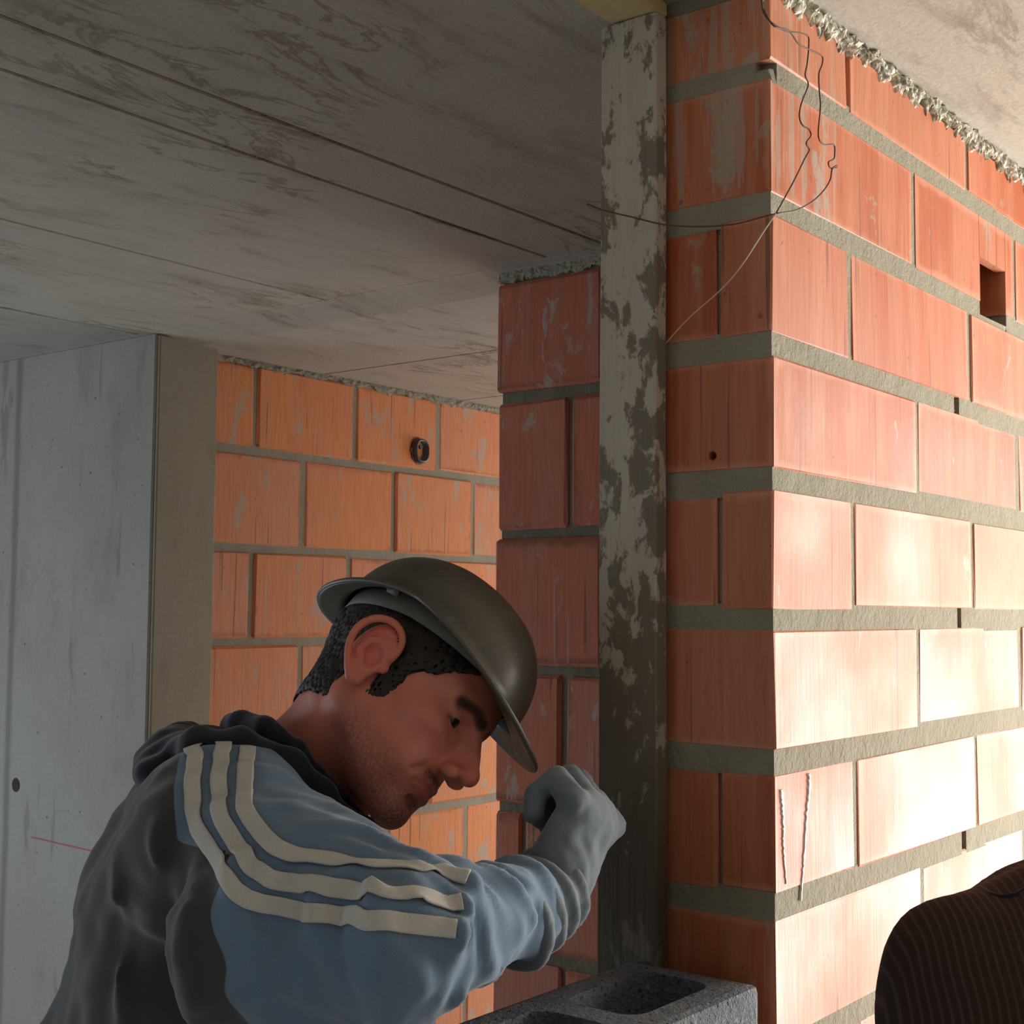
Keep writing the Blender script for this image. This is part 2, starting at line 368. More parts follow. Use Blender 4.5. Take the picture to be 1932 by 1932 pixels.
# mortar core, a little behind the brick faces; bed and head joints as one rough mesh each row
def mortar_core(name, lo, hi, mat, parent, skip=None, amp=.0018, step=.03):
    bm = bmesh.new(); box(bm, lo, hi); bmesh.ops.subdivide_edges(bm, edges=bm.edges[:], cuts=1)
    o = obj(name, bm, mat, parent); o.location = -Vector(parent.location); return o
R_ = .0009
HOLES = [(4, on(1808, 961, 1, YC)[0], .014), (7-1, on(1820, 1578, 1, YC)[0], .016), (2, on(1803, 567, 1, YC)[0], .018)]
bm = bmesh.new()
for r, (top, bot, xs) in enumerate(rows):
    nb = rows[r+1][0] if r+1 < len(rows) else 0
    if r % 2 == 0 and r: yj = on(1355, 900, 0, XC)[1]; box(bm, (XC+.006, yj-.005, bot-.003), (XC+.12, yj+.005, top+.003))
    # bed joint
    if bot-nb > .002:
        seg = [(XC+R_, XE)]
        if r == 1: seg = [(XC+R_, cavity[0]), (cavity[1]+.003, XE)]
        if r == 0: seg = [(XC+.016, XE)]
        for hr, hx, hw in HOLES:
            if hr == r:
                seg = [q for (u, v) in seg for q in (((u, hx-hw/2), (hx+hw/2, v)) if u < hx < v else ((u, v),))]
                box(bm, (hx-hw/2-.002, YC+.022, nb-.004), (hx+hw/2+.002, YC+TH-R_, bot+.004), .004, .002); box(bm, (hx-hw*.1, YC+.006, nb+.001), (hx+hw/2+.001, YC+.024, nb+.010), .003, .002)
        for a, b in seg: box(bm, (a, YC+R_, nb-.004), (b, YC+TH-R_, bot+.004))
        if r == 1: box(bm, (cavity[0]-.002, YC+R_*2, nb-.004), (cavity[1]+.004, YC+TH-R_, bot-.016), .003, .002)
        if r == 0: box(bm, (XC+R_, YC+.018, nb-.004), (XC+.018, YC+TH-R_, bot+.004)); box(bm, (XC+R_*2, YC+R_*2, nb-.004), (XC+.018, YC+.020, bot-.010), .003, .002)
    for i, x in enumerate(xs[1:-1]):
        dpt = .012 if (r == 0 and i == 0) else R_
        box(bm, (x-.0085, YC+dpt+.0004, bot-.004), (x+.0085, YC+TH-R_-.0004, top+.004))
o = obj('mortar', bm, MAT['mortar'], near); o.location = -Vector(near.location)
# rough mortar squeezed between wall top and slab
def crust(name, p0, p1, nrm, h, parent, mat, n=130, depth=.02, k=8, amp=.013):
    """lumpy strip hanging from the slab along p0-p1"""
    p0, p1, nrm = Vector(p0), Vector(p1), Vector(nrm); V, Fc = [], []
    for i in range(n+1):
        t = i/n; q = p0.lerp(p1, t)
        hh = h*(1+.8*mnoise.noise(Vector((t*n*.11, 3, h*99)))+.22*mnoise.noise(Vector((t*n*.5, 9, 1))))
        for j in range(k+1):
            u = j/k; e = math.sin(min(1, u*1.02)*math.pi)**.5 if 0 < u < 1 else 0
            P = q+Vector((0, 0, -hh*u))+nrm*(e*depth*.5-.006*(u == 1)+(.004 if u == 0 else 0))
            w = mnoise.noise_vector(P*70)*amp*.55+mnoise.noise_vector(P*210)*amp*.5
            V.append(P+w*(1 if u > 0 else .4)+nrm*.0)
    for i in range(n):
        for j in range(k):
            a = i*(k+1)+j; Fc.append((a, a+1, a+k+2, a+k+1))
    c = meshobj(name, V, Fc, mat, parent, smooth=False); c.location = -Vector(parent.location); c['kind'] = 'stuff'
    return c
crust('mortar_crust', (XC-.002, YC+.004, H), (XE, YC+.004, H), (0, -1, 0), .024, near, MAT['mortar_crust'], n=1500, amp=.011)
bx_ = bx('mortar_bed', (XC+.004, YC+.004, 2.27), (XE, YC+TH-.004, H), MAT['mortar'], near); bx_.location -= near.location

# ---- pier beyond: face at X=2.051, end at Y=1.65
XP = 2.051
pier = struct(empty('wall_pier', (XP, 1.2, 0)))
zp = [H-.004]+[on(1030, y, 0, XP)[2] for y in (743, 1004, 1265, 1532, 1812)]
while zp[-1] > .26: zp.append(zp[-1]-.258)
zp.append(-.01)
YP = on(936, 900, 0, XP)[1]
ppx = [None, 1072, None, 1064, 985, 1060]
for r in range(len(zp)-1):
    top = zp[r]-(.010 if r else .022); bot = zp[r+1]+.010
    ys = [YP]
    if r < 6 and ppx[r]: ys.append(on(ppx[r], 1000 if r < 3 else 1400 if r == 3 else 1640 if r == 4 else 1850, 0, XP)[1])
    elif r >= 6: ys.append(YP-.16-.12*(r % 2))
    ys.append((on(1140, 900, 0, XP)[1]) if len(ys) == 1 else ys[-1]-.33)
    if ys[-1] > .95: ys.append(.83)
    else: ys[-1] = .83
    for i in range(len(ys)-1):
        w = .009 if r == 3 and i == 0 else .005
        a, b = ys[i]-(w if i else 0), ys[i+1]+(w if i < len(ys)-2 else 0)
        dx = random.uniform(-.003, .003)
        jb((XP+dx, b, bot+random.uniform(-.002, .002)), (XP+.13, a, top), MAT['brick_pier'], pier, .006, .0018)
bm = bmesh.new(); box(bm, (XP+.009, .83, 0), (XP+.125, YP-.008, H-.002)); o = obj('mortar', bm, MAT['mortar_dark'], pier); o.location = -Vector(pier.location)
crust('mortar_crust', (XP+.003, .84, H), (XP+.003, YP-.002, H), (-1, 0, 0), .022, pier, MAT['mortar'], n=150, amp=.006, depth=.008)

# ---- back brick wall along X at Y=YB and the cast column at its left
YB = 2.703
back = struct(empty('wall_back', (2.2, YB, 0)))
zb = [H-.016]+[on(380, y, 1, YB)[2] for y in (838, 1029, 1213)]
while zb[-1] > .3: zb.append(zb[-1]-.2475)
zb.append(-.01)
X0 = on(386, 900, 1, YB)[0]
firsts = [on(483, 750, 1, YB)[0], on(573, 930, 1, YB)[0], on(474, 1120, 1, YB)[0], on(565, 1290, 1, YB)[0]]
LB = .352
for r in range(len(zb)-1):
    top = zb[r]-(.009 if r else .010); bot = zb[r+1]+.009
    xs = [X0]; x = firsts[r] if r < 4 else firsts[2+r % 2]
    given = {0: (668, 826), 1: (743, 892), 2: (660,)}.get(r, ())
    xs.append(x)
    for g in given: xs.append(on(g, 930, 1, YB)[0])
    while xs[-1]+LB < 5.4: xs.append(xs[-1]+LB+random.uniform(-.006, .006))
    xs.append(5.44)
    for i in range(len(xs)-1):
        a, b = xs[i]+(.008 if i else .006), xs[i+1]-.006
        if b-a < .03: continue
        jb((a, YB+random.uniform(-.003, .003), bot+random.uniform(-.002, .002)), (b, YB+.13, top), MAT['brick_back'], back, .006, .002)
bm = bmesh.new(); box(bm, (X0-.01, YB+.005, 0), (5.44, YB+.125, H-.01)); o = obj('mortar', bm, MAT['mortar'], back); o.location = -Vector(back.location)
crust('mortar_crust', (X0, YB+.002, H-.010), (5.4, YB+.002, H-.010), (0, -1, 0), .022, back, MAT['mortar'], n=420, amp=.008, depth=.010)
colm = struct(empty('wall_column', (2.03, 2.67, 0)))
o = bx('face', (2.03, 2.664, 0), (2.2, 4.3, H+.002), MAT['column'], colm, .004); o.location -= colm.location
face = o
o = bx('side', (2.036, 2.655, 0), (X0-.004, 2.76, H-.003), MAT['column_side'], colm, .003); o.location -= colm.location

# ------------------------------------------------------------------ plank, timber, block, wires
pl0, pl1 = on(1238, 900, 0, XC-.030)[1], on(1130, 900, 0, XC-.030)[1]
TZ = on(1145, 46, 0, XC-.03)[2]-.001
board = empty('wooden_plank', (XC-.02, (pl0+pl1)/2, 0)); tag(board, 'tall mortar-stained upright wooden plank standing against the end of the brick wall', 'plank')
bm = box(bmesh.new(), (-.010, -(pl1-pl0)/2, .0), (.012, (pl1-pl0)/2, TZ), .002)
bmesh.ops.subdivide_edges(bm, edges=[e for e in bm.edges if abs(e.verts[0].co.z-e.verts[1].co.z) > 1], cuts=60)
for v in bm.verts:
    v.co.y += mnoise.noise(Vector((v.co.y*9, 1, v.co.z*3)))*.0028; v.co.x += mnoise.noise(Vector((5, v.co.y*20, v.co.z*4)))*.0012
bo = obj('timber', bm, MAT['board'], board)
# filler strip behind the plank, in the shadow gap
tb = bx('timber_header', (.62, pl0+.001, TZ+.001), (XC-.004, on(1147, 46, 0, XC-.03)[1], H-.0005), MAT['timber'], None, .003, .001)
tag(tb, 'pale yellow squared timber wedged between the plank top and the slab', 'timber')

BT = 1.2959
def hollow_block(name, x0, x1, y0, y1, z0, z1):
    root = empty(name, ((x0+x1)/2, (y0+y1)/2, z0)); lx, ly, h = (x1-x0)/2, (y1-y0)/2, z1-z0
    bm = box(bmesh.new(), (-lx, -ly, 0), (lx, ly, h), .009, 0, 2)
    o = obj('block_body', bm, MAT['block'], root)
    cs = []
    for a, b in ((-lx+.032, -.016), (.016, lx-.030)):
        c = bmesh.new(); pts = []
        w = ly-.032; r = .022
        for cx_, cy_, a0 in ((b-r, w-r, 0), (a+r, w-r, 90), (a+r, -w+r, 180), (b-r, -w+r, 270)):
            for k in range(6):
                t = math.radians(a0+k*18); pts.append((cx_+r*math.cos(t), cy_+r*math.sin(t)))
        lo = [c.verts.new((p[0]*1.0, p[1]*.93, .02)) for p in pts]; hi = [c.verts.new((p[0], p[1], h+.02)) for p in pts]
        n = len(pts); c.faces.new(lo[::-1]); c.faces.new(hi)
        for i in range(n): c.faces.new((lo[i], lo[(i+1) % n], hi[(i+1) % n], hi[i]))
        cs.append(c)
    cut(o, cs)
    return root
blk = hollow_block('hollow_block', XC-.392, XC-.026, YC+.003, .7835, BT-.19, BT)
tag(blk, 'rough grey hollow concrete block with oval cores lying against the brick corner', 'concrete block')
# the half-built block pier that carries it, below the frame
sup = struct(empty('wall_block', (XC-.2, .71, 0)))
z = BT-.202; k = 0
while z > .02:
    z0 = max(0, z-.19); b = jb((XC-.392, YC+.003, z0), (XC-.026, .7835, z), MAT['block'], sup, .006); b.name = 'block'
    if z0 > 0: mm = jb((XC-.39, YC+.006, z0-.012), (XC-.03, .780, z0), MAT['mortar'], sup, .002); mm.name = 'mortar'
    z = z0-.012
mm = jb((XC-.39, YC+.006, BT-.202), (XC-.03, .780, BT-.19), MAT['mortar'], sup, .002); mm.name = 'mortar'

def wire_pts(lst):
    out = []
    lst = [tuple(q) for q in lst]
    for px, py, pl_, off in lst:
        out.append(on(px, py, 1, YC-off) if pl_ == 'y' else on(px, py, 0, XC-off))
    out = [np.array(q) for q in out]; P = [out[0]]+out+[out[-1]]; res = []
    for i in range(1, len(P)-2):
        for k in range(5):
            t = k/5; a, b, c, d = P[i-1:i+3]; res.append(.5*((2*b)+(c-a)*t+(2*a-5*b+4*c-d)*t*t+(3*b-a-3*c+d)*t**3))
    return res+[out[-1]]
w1 = wire_pts([(1437, 0, 'x', .012), (1440, 22, 'x', .014), (1455, 42, 'x', .016), (1482, 58, 'y', .012), (1508, 62, 'y', .014), (1524, 68, 'y', .014), (1526, 84, 'y', .014), (1523, 120, 'y', .014),
   (1519, 142, 'y', .014), (1525, 160, 'y', .014), (1513, 192, 'y', .014), (1508, 218, 'y', .014), (1514, 236, 'y', .015), (1526, 244, 'y', .017), (1530, 256, 'y', .018), (1521, 270, 'y', .018), (1527, 283, 'y', .018), (1518, 300, 'y', .018), (1496, 345, 'y', .02), (1464, 403, 'y', .018)])
w = tube('tie_wire', w1, .0008, MAT['wire']); tag(w, 'thin dark kinked tie wire hanging by sunlit brick, ending at the pale string', 'wire')
ls = wire_pts([(1464, 403, 'y', .020), (1440, 438, 'x', .026), (1400, 500, 'x', .022), (1362, 545, 'x', .018), (1300, 600, 'x', .012), (1256, 648, 'x', .006)])
w = tube('mason_string', ls, .0007, MAT['string']); tag(w, 'pale mason string slanting down across the shaded end of the brick wall', 'string')
w2 = wire_pts([(1441, 18, 'x', .016), (1450, 36, 'x', .02), (1462, 50, 'y', .018), (1488, 58, 'y', .018), (1506, 82, 'y', .018), (1524, 92, 'y', .018), (1545, 102, 'y', .018), (1552, 108, 'y', .018), (1551, 122, 'y', .018), (1545, 140, 'y', .018),
   (1546, 175, 'y', .018), (1548, 200, 'y', .018), (1544, 245, 'y', .018), (1546, 264, 'y', .018), (1556, 273, 'y', .018), (1573, 273, 'y', .018), (1575, 288, 'y', .018), (1573, 300, 'y', .018), (1563, 306, 'y', .018), (1567, 317, 'y', .018), (1579, 316, 'y', .018), (1578, 313, 'y', .02), (1570, 319, 'y', .019),
   (1566, 340, 'y', .018), (1552, 362, 'y', .018), (1530, 382, 'y', .018), (1500, 397, 'y', .018), (1470, 402, 'y', .02), (1430, 412, 'x', .03), (1390, 422, 'x', .03), (1340, 427, 'x', .03), (1290, 427, 'x', .03), (1248, 423, 'x', .03), (1190, 409, 'x', .045), (1140, 397, 'x', .05), (1108, 385, 'x', .055)])
w = tube('tie_wire', w2, .0008, MAT['wire']); tag(w, 'dark tie wire with a curl, looping left across brick end and plank', 'wire')
# white drips of lime on two sunlit bricks
for pts in (((1476, 1490), (1478, 1520), (1480, 1560), (1479, 1590), (1482, 1630), (1485, 1668)), ((1528, 1460), (1529, 1490), (1524, 1530), (1521, 1575), (1518, 1620), (1515, 1660), (1513, 1700))):
    bm = bmesh.new(); Ls = []
    for k in range(41):
        t = k/40*(len(pts)-1); i = min(int(t), len(pts)-2); q = Vector(pts[i]).lerp(Vector(pts[i+1]), t-i)
        c = Vector(on(q.x+random.uniform(-.8, .8), q.y, 1, YC-.0016)); w = random.uniform(.0018, .0046)*(1-.6*k/40)
        Ls.append([bm.verts.new(c+Vector((-w, .002, 0))), bm.verts.new(c+Vector((-w*.6, 0, 0))), bm.verts.new(c+Vector((w*.6, 0, 0))), bm.verts.new(c+Vector((w, .002, 0)))])
    for p, q in zip(Ls, Ls[1:]):
        for j in range(3): bm.faces.new((p[j], q[j], q[j+1], p[j+1]))
    d = obj('lime_drip', bm, MAT['chalk'], near); d.location = -Vector(near.location)
# metal conduit box set in the back wall, and the tie hole in the column
p = on(789, 851, 1, YB)
cb = empty('conduit_box', (p[0], YB-.004, p[2])); tag(cb, 'small dark metal conduit box set into the orange back brick wall', 'conduit box')
MAT['steel'] = M('galvanised steel', .32, .6).color((.07, .075, .075)).m; MAT['steel'].node_tree.nodes['Principled BSDF'].inputs['Metallic'].default_value = .5
bm = bmesh.new(); N = 24
rings = []
for rr, yy in ((.036, .010), (.036, -.010), (.033, -.016), (.029, -.016), (.027, .012)):
    rings.append([bm.verts.new((rr*.85*math.copysign(abs(math.cos(t))**.8, math.cos(t)), yy, rr*math.copysign(abs(math.sin(t))**.8, math.sin(t)))) for t in [2*math.pi*i/N for i in range(N)]])
for a, b in zip(rings, rings[1:]):
    for i in range(N): bm.faces.new((a[i], a[(i+1) % N], b[(i+1) % N], b[i]))
bm.faces.new(rings[-1]); bmesh.ops.recalc_face_normals(bm, faces=bm.faces[:])
obj('box_shell', bm, MAT['steel'], cb, smooth=True)
bm = cyl(.007, (-.008, -.010, .010), (-.008, -.016, .010), 12); bmesh.ops.transform(bm, matrix=Matrix.Identity(4), verts=bm.verts); obj('knockout', bm, MAT['steel'], cb)
crust2 = []
# broken rim of the pocket round the box
bm = bmesh.new()
for i in range(26):
    t = 2*math.pi*i/26; r1, r2 = .034+random.uniform(0, .006), .029
    a = bm.verts.new((r2*.9*math.cos(t), -.002, r2*math.sin(t))); b = bm.verts.new((r1*.95*math.cos(t), .001+random.uniform(-.002, .001), r1*1.05*math.sin(t)))
bm.verts.ensure_lookup_table()
for i in range(26):
    j = (i+1) % 26; bm.faces.new((bm.verts[2*i], bm.verts[2*i+1], bm.verts[2*j+1], bm.verts[2*j]))
obj('packing', bm, MAT['mortar_dark'], cb)
h = on(30, 1481, 0, 2.03)-np.array(colm.location)-np.array(face.location)
cut(face, [cyl(.021, Vector(h)-Vector((.03, 0, 0)), Vector(h)+Vector((.05, 0, 0)), 18, .014)])

# ------------------------------------------------------------------ organic shapes: signed distance fields -> mesh (surface nets)
def toF(P): P = np.asarray(P, float)-CAM; return np.stack([P@R0, P@F0, P[..., 2]], -1)      # level frame: right, forward, up
def toW(Q): Q = np.asarray(Q, float); return CAM+Q[..., :1]*R0+Q[..., 1:2]*F0+Q[..., 2:]*Z3
def fat(px, py, d): return toF(at(px, py, d))
def sph(p, c, r): return np.linalg.norm(p-np.asarray(c), axis=-1)-r
def ell(p, c, r, R=None):
    q = p-np.asarray(c, float)
    if R is not None: q = q@np.asarray(R)
    r = np.asarray(r, float); k = np.linalg.norm(q/r, axis=-1); k2 = np.linalg.norm(q/(r*r), axis=-1)+1e-9
    return k*(k-1)/k2
def cap(p, a, b, ra, rb=None):
    a, b = np.asarray(a, float), np.asarray(b, float); rb = ra if rb is None else rb
    d = b-a; t = np.clip(((p-a)@d)/(d@d+1e-12), 0, 1)
    return np.linalg.norm(p-a-t[..., None]*d, axis=-1)-(ra+(rb-ra)*t)
def chain(p, pts, rs, k=0):
    f = None
    for i in range(len(pts)-1):
        g = cap(p, pts[i], pts[i+1], rs[i], rs[i+1]); f = g if f is None else (np.minimum(f, g) if k == 0 else smin(f, g, k))
    return f
def crv(pts, k=4):
    P = [np.asarray(pts[0], float)]+[np.asarray(q, float) for q in pts]+[np.asarray(pts[-1], float)]; res = []
    for i in range(1, len(P)-2):
        a, b, c, d = P[i-1:i+3]
        for j in range(k): t = j/k; res.append(.5*((2*b)+(c-a)*t+(2*a-5*b+4*c-d)*t*t+(3*b-a-3*c+d)*t**3))
    return res+[P[-1]]
def rads(r, k=4): return list(np.interp(np.arange((len(r)-1)*k+1)/k, np.arange(len(r)), r))
def smin(a, b, k): h = np.clip(.5+.5*(b-a)/k, 0, 1); return b+(a-b)*h-k*h*(1-h)
def smax(a, b, k): return -smin(-a, -b, k)
def ridge(p, pts, w, amp):
    """fold of cloth: lift the surface by amp near a poly-line"""
    d = chain(p, pts, [0]*len(pts)); return -amp*np.exp(-(d/w)**2)
def surfnet(f, lo, hi, h):
    lo = np.asarray(lo, float); hi = np.asarray(hi, float); B = 5
    nb = np.ceil((hi-lo)/h/B).astype(int); n = nb*B+1
    g = [lo[i]+h*(np.arange(nb[i])*B+B/2) for i in range(3)]
    Cc = np.stack(np.meshgrid(*g, indexing='ij'), -1).reshape(-1, 3); dc = f(Cc)
    near_ = np.abs(dc) < h*B*1.5; D = np.repeat(np.repeat(np.repeat(np.where(dc < 0, -1., 1.).reshape(nb), B, 0), B, 1), B, 2)
    D = np.pad(D, ((0, 1),)*3, mode='edge')
    idx = np.argwhere(near_.reshape(nb)); off = np.stack(np.meshgrid(*[np.arange(B+1)]*3, indexing='ij'), -1).reshape(-1, 3)
    for s in range(0, len(idx), 3000):
        I = (idx[s:s+3000, None]*B+off[None]).reshape(-1, 3); D[I[:, 0], I[:, 1], I[:, 2]] = f(lo+I*h)
    D[0] = D[-1] = 1; D[:, 0] = D[:, -1] = 1; D[:, :, 0] = D[:, :, -1] = 1
    S = D < 0; cn = np.array(D.shape)-1
    acc = np.zeros((*cn, 3)); cnt = np.zeros(cn)
    rng3 = np.stack(np.meshgrid(*[np.arange(q) for q in D.shape], indexing='ij'), -1)
    quads = []
    for ax in range(3):
        sl0 = [slice(None)]*3; sl1 = [slice(None)]*3; sl0[ax] = slice(0, -1); sl1[ax] = slice(1, None)
        cr = S[tuple(sl0)] != S[tuple(sl1)]; E = np.argwhere(cr)
        a = D[E[:, 0], E[:, 1], E[:, 2]]; E2 = E.copy(); E2[:, ax] += 1; b = D[E2[:, 0], E2[:, 1], E2[:, 2]]
        t = a/(a-b); P = E.astype(float); P[:, ax] += t
        o1, o2 = [q for q in range(3) if q != ax]
        cells = []
        for d1, d2 in ((0, 0), (-1, 0), (-1, -1), (0, -1)):
            c = E.copy(); c[:, o1] += d1; c[:, o2] += d2; cells.append(c)
        ok = np.all([np.all((c >= 0) & (c < cn), 1) for c in cells], 0)
        fl = (a < 0) != (ax == 1)
        cells = [c[ok] for c in cells]
        for c in cells:
            np.add.at(acc, (c[:, 0], c[:, 1], c[:, 2]), P[ok]); np.add.at(cnt, (c[:, 0], c[:, 1], c[:, 2]), 1)
        ids = np.stack([np.ravel_multi_index(c.T, cn) for c in cells], 1); fl = fl[ok]
        ids[~fl] = ids[~fl][:, ::-1]; quads.append(ids)
    Q = np.concatenate(quads); used, inv = np.unique(Q, return_inverse=True); Q = inv.reshape(-1, 4)
    V = lo+h*(acc.reshape(-1, 3)[used]/cnt.reshape(-1)[used][:, None])
    return V, Q
def grad(f, P, e=.0008):
    G = np.stack([f(P+np.eye(3)[i]*e)-f(P-np.eye(3)[i]*e) for i in range(3)], -1); return G/(np.linalg.norm(G, axis=-1, keepdims=True)+1e-12)
def onto(f, P, iso=0., it=4):
    for _ in range(it): P = P-grad(f, P)*(f(P)-iso)[:, None]*.9
    return P
def fast_mesh(name, V, Q, mat, parent=None, attrs=None):
    me = bpy.data.meshes.new(name); me.vertices.add(len(V)); me.vertices.foreach_set('co', np.asarray(V, np.float32).ravel())
    me.loops.add(Q.size); me.loops.foreach_set('vertex_index', Q.astype(np.int32).ravel()); me.polygons.add(len(Q))
    me.polygons.foreach_set('loop_start', np.arange(0, Q.size, 4, dtype=np.int32)); me.polygons.foreach_set('loop_total', np.full(len(Q), 4, np.int32))
    me.polygons.foreach_set('use_smooth', np.ones(len(Q), bool)); me.update(calc_edges=True)
    for k, v in (attrs or {}).items():
        a = me.attributes.new(k, 'FLOAT', 'POINT'); a.data.foreach_set('value', np.asarray(v, np.float32))
    o = link(name, me, mat); 
    if parent: o.parent = parent; o.location = -Vector(parent.location)
    return o
def build(name, f, lo, hi, h, mat, parent=None, tf=toW, attrs=None):
    V, Q = surfnet(f, lo, hi, h); return fast_mesh(name, tf(V), Q, mat, parent, {k: g(V) for k, g in (attrs or {}).items()})
_rs = np.random.RandomState(3); _WK = _rs.normal(size=(14, 3)); _WK /= np.linalg.norm(_WK, axis=1)[:, None]; _WP = _rs.uniform(0, 6.28, 14)
def wob(p, lam, n=10, s=0):
    """cheap smooth noise, about -1..1"""
    a = 0
    for i in range(n):
        k = _WK[(i+s) % 14]*(6.283/lam*(1+.13*i)); a = a+np.sin(p@k+_WP[(i*3+s) % 14]+1.7*np.sin(p@_WK[(i+5) % 14]*(3.1/lam)))
    return a/math.sqrt(n)/1.4

# ------------------------------------------------------------------ cloth, skin and plastic
def cloth_mat(name, A, B=None, rough=.9, weave=900, sheen=.3):
    s = M(name, rough, .15); n = s.noise(s.coord(), 14, 4, .6); f = s.noise(s.coord(), weave, 2, .5)
    c = s.mix(n, A, tuple(q*.72 for q in A))
    if B is not None:
        k = s.attr('panel')[2]; c = s.mix(s.step(k, .45, .55), c, s.mix(n, B, tuple(q*.8 for q in B)))
    s.color(s.mix(s.math('MULTIPLY', f, .35), c, (.02, .02, .025))); s.b.inputs['Sheen Weight'].default_value = sheen
    s.bump(f, .25, .001); return s
MAT['jacket'] = cloth_mat('blue and charcoal fleece', (.066, .068, .074), (.18, .275, .40)).m
MAT['navy'] = cloth_mat('navy cloth', (.016, .019, .035)).m
MAT['stripe'] = cloth_mat('white tape', (.80, .77, .71), sheen=.1).m
MAT['glove'] = cloth_mat('grey blue work glove', (.22, .26, .30), rough=.95).m
MAT['trousers'] = cloth_mat('dusty dark trousers', (.06, .06, .07)).m
MAT['boot'] = cloth_mat('scuffed boots', (.05, .04, .03)).m
def skin_mat():
    s = M('tanned skin', .5, .4); n = s.noise(s.coord(), 60, 4, .7); p = s.noise(s.coord(), 420, 2, .6); b = s.noise(s.coord(), 18, 2)
    c = s.mix(s.step(b, .35, .7), (.66, .225, .145), (.74, .245, .18)); c = s.mix(s.math('MULTIPLY', n, .3), c, (.42, .12, .08))
    c = s.mix(s.attr('red')[2], c, (.68, .16, .13))
    c = s.mix(s.math('MULTIPLY', s.attr('lip')[2], .8), c, (.40, .085, .085))
    st = s.math('MULTIPLY', s.attr('stubble')[2], s.step(p, .3, .62, .35, 1))
    c = s.mix(st, c, (.035, .024, .02)); c = s.mix(s.attr('brow')[2], c, (.018, .012, .01))
    s.color(c); s.b.inputs['Subsurface Weight'].default_value = .08; s.b.inputs['Subsurface Radius'].default_value = (.6, .2, .1); s.b.inputs['Subsurface Scale'].default_value = .01
    s.bump(s.math('ADD', p, n), .22, .002); return s.m
MAT['skin'] = skin_mat()
def hair_mat():
    s = M('dark hair', .55, .4); g = s.noise(s.coord((1, 1, 1)), 220, 3, .7); s.color(s.mix(g, (.010, .008, .007), (.035, .026, .02))); s.bump(g, .6, .002); return s.m
MAT['hair'] = hair_mat()
def helmet_mat():
    s = M('scuffed grey plastic', .42, .5); n = s.noise(s.coord(), 22, 6, .7); f = s.noise(s.coord((1, 4, 1)), 90, 3, .7)
    c = s.mix(n, (.075, .068, .055), (.105, .095, .075)); c = s.mix(s.step(s.noise(s.coord(), 9, 5, .7), .56, .66), c, (.13, .115, .075))
    c = s.mix(s.step(f, .68, .72), c, (.2, .19, .16)); s.color(c); s.put(s.b.inputs['Roughness'], s.step(n, .3, .7, .34, .55)); s.bump(f, .12, .001); return s.m
MAT['helmet'] = helmet_mat()
MAT['band'] = M('grey plastic band', .6, .4).color((.14, .135, .125)).m
MAT['eyewhite'] = M('eye', .25, .5).color((.45, .36, .32)).m
MAT['iris'] = M('dark iris', .15, .6).color((.02, .012, .008)).m

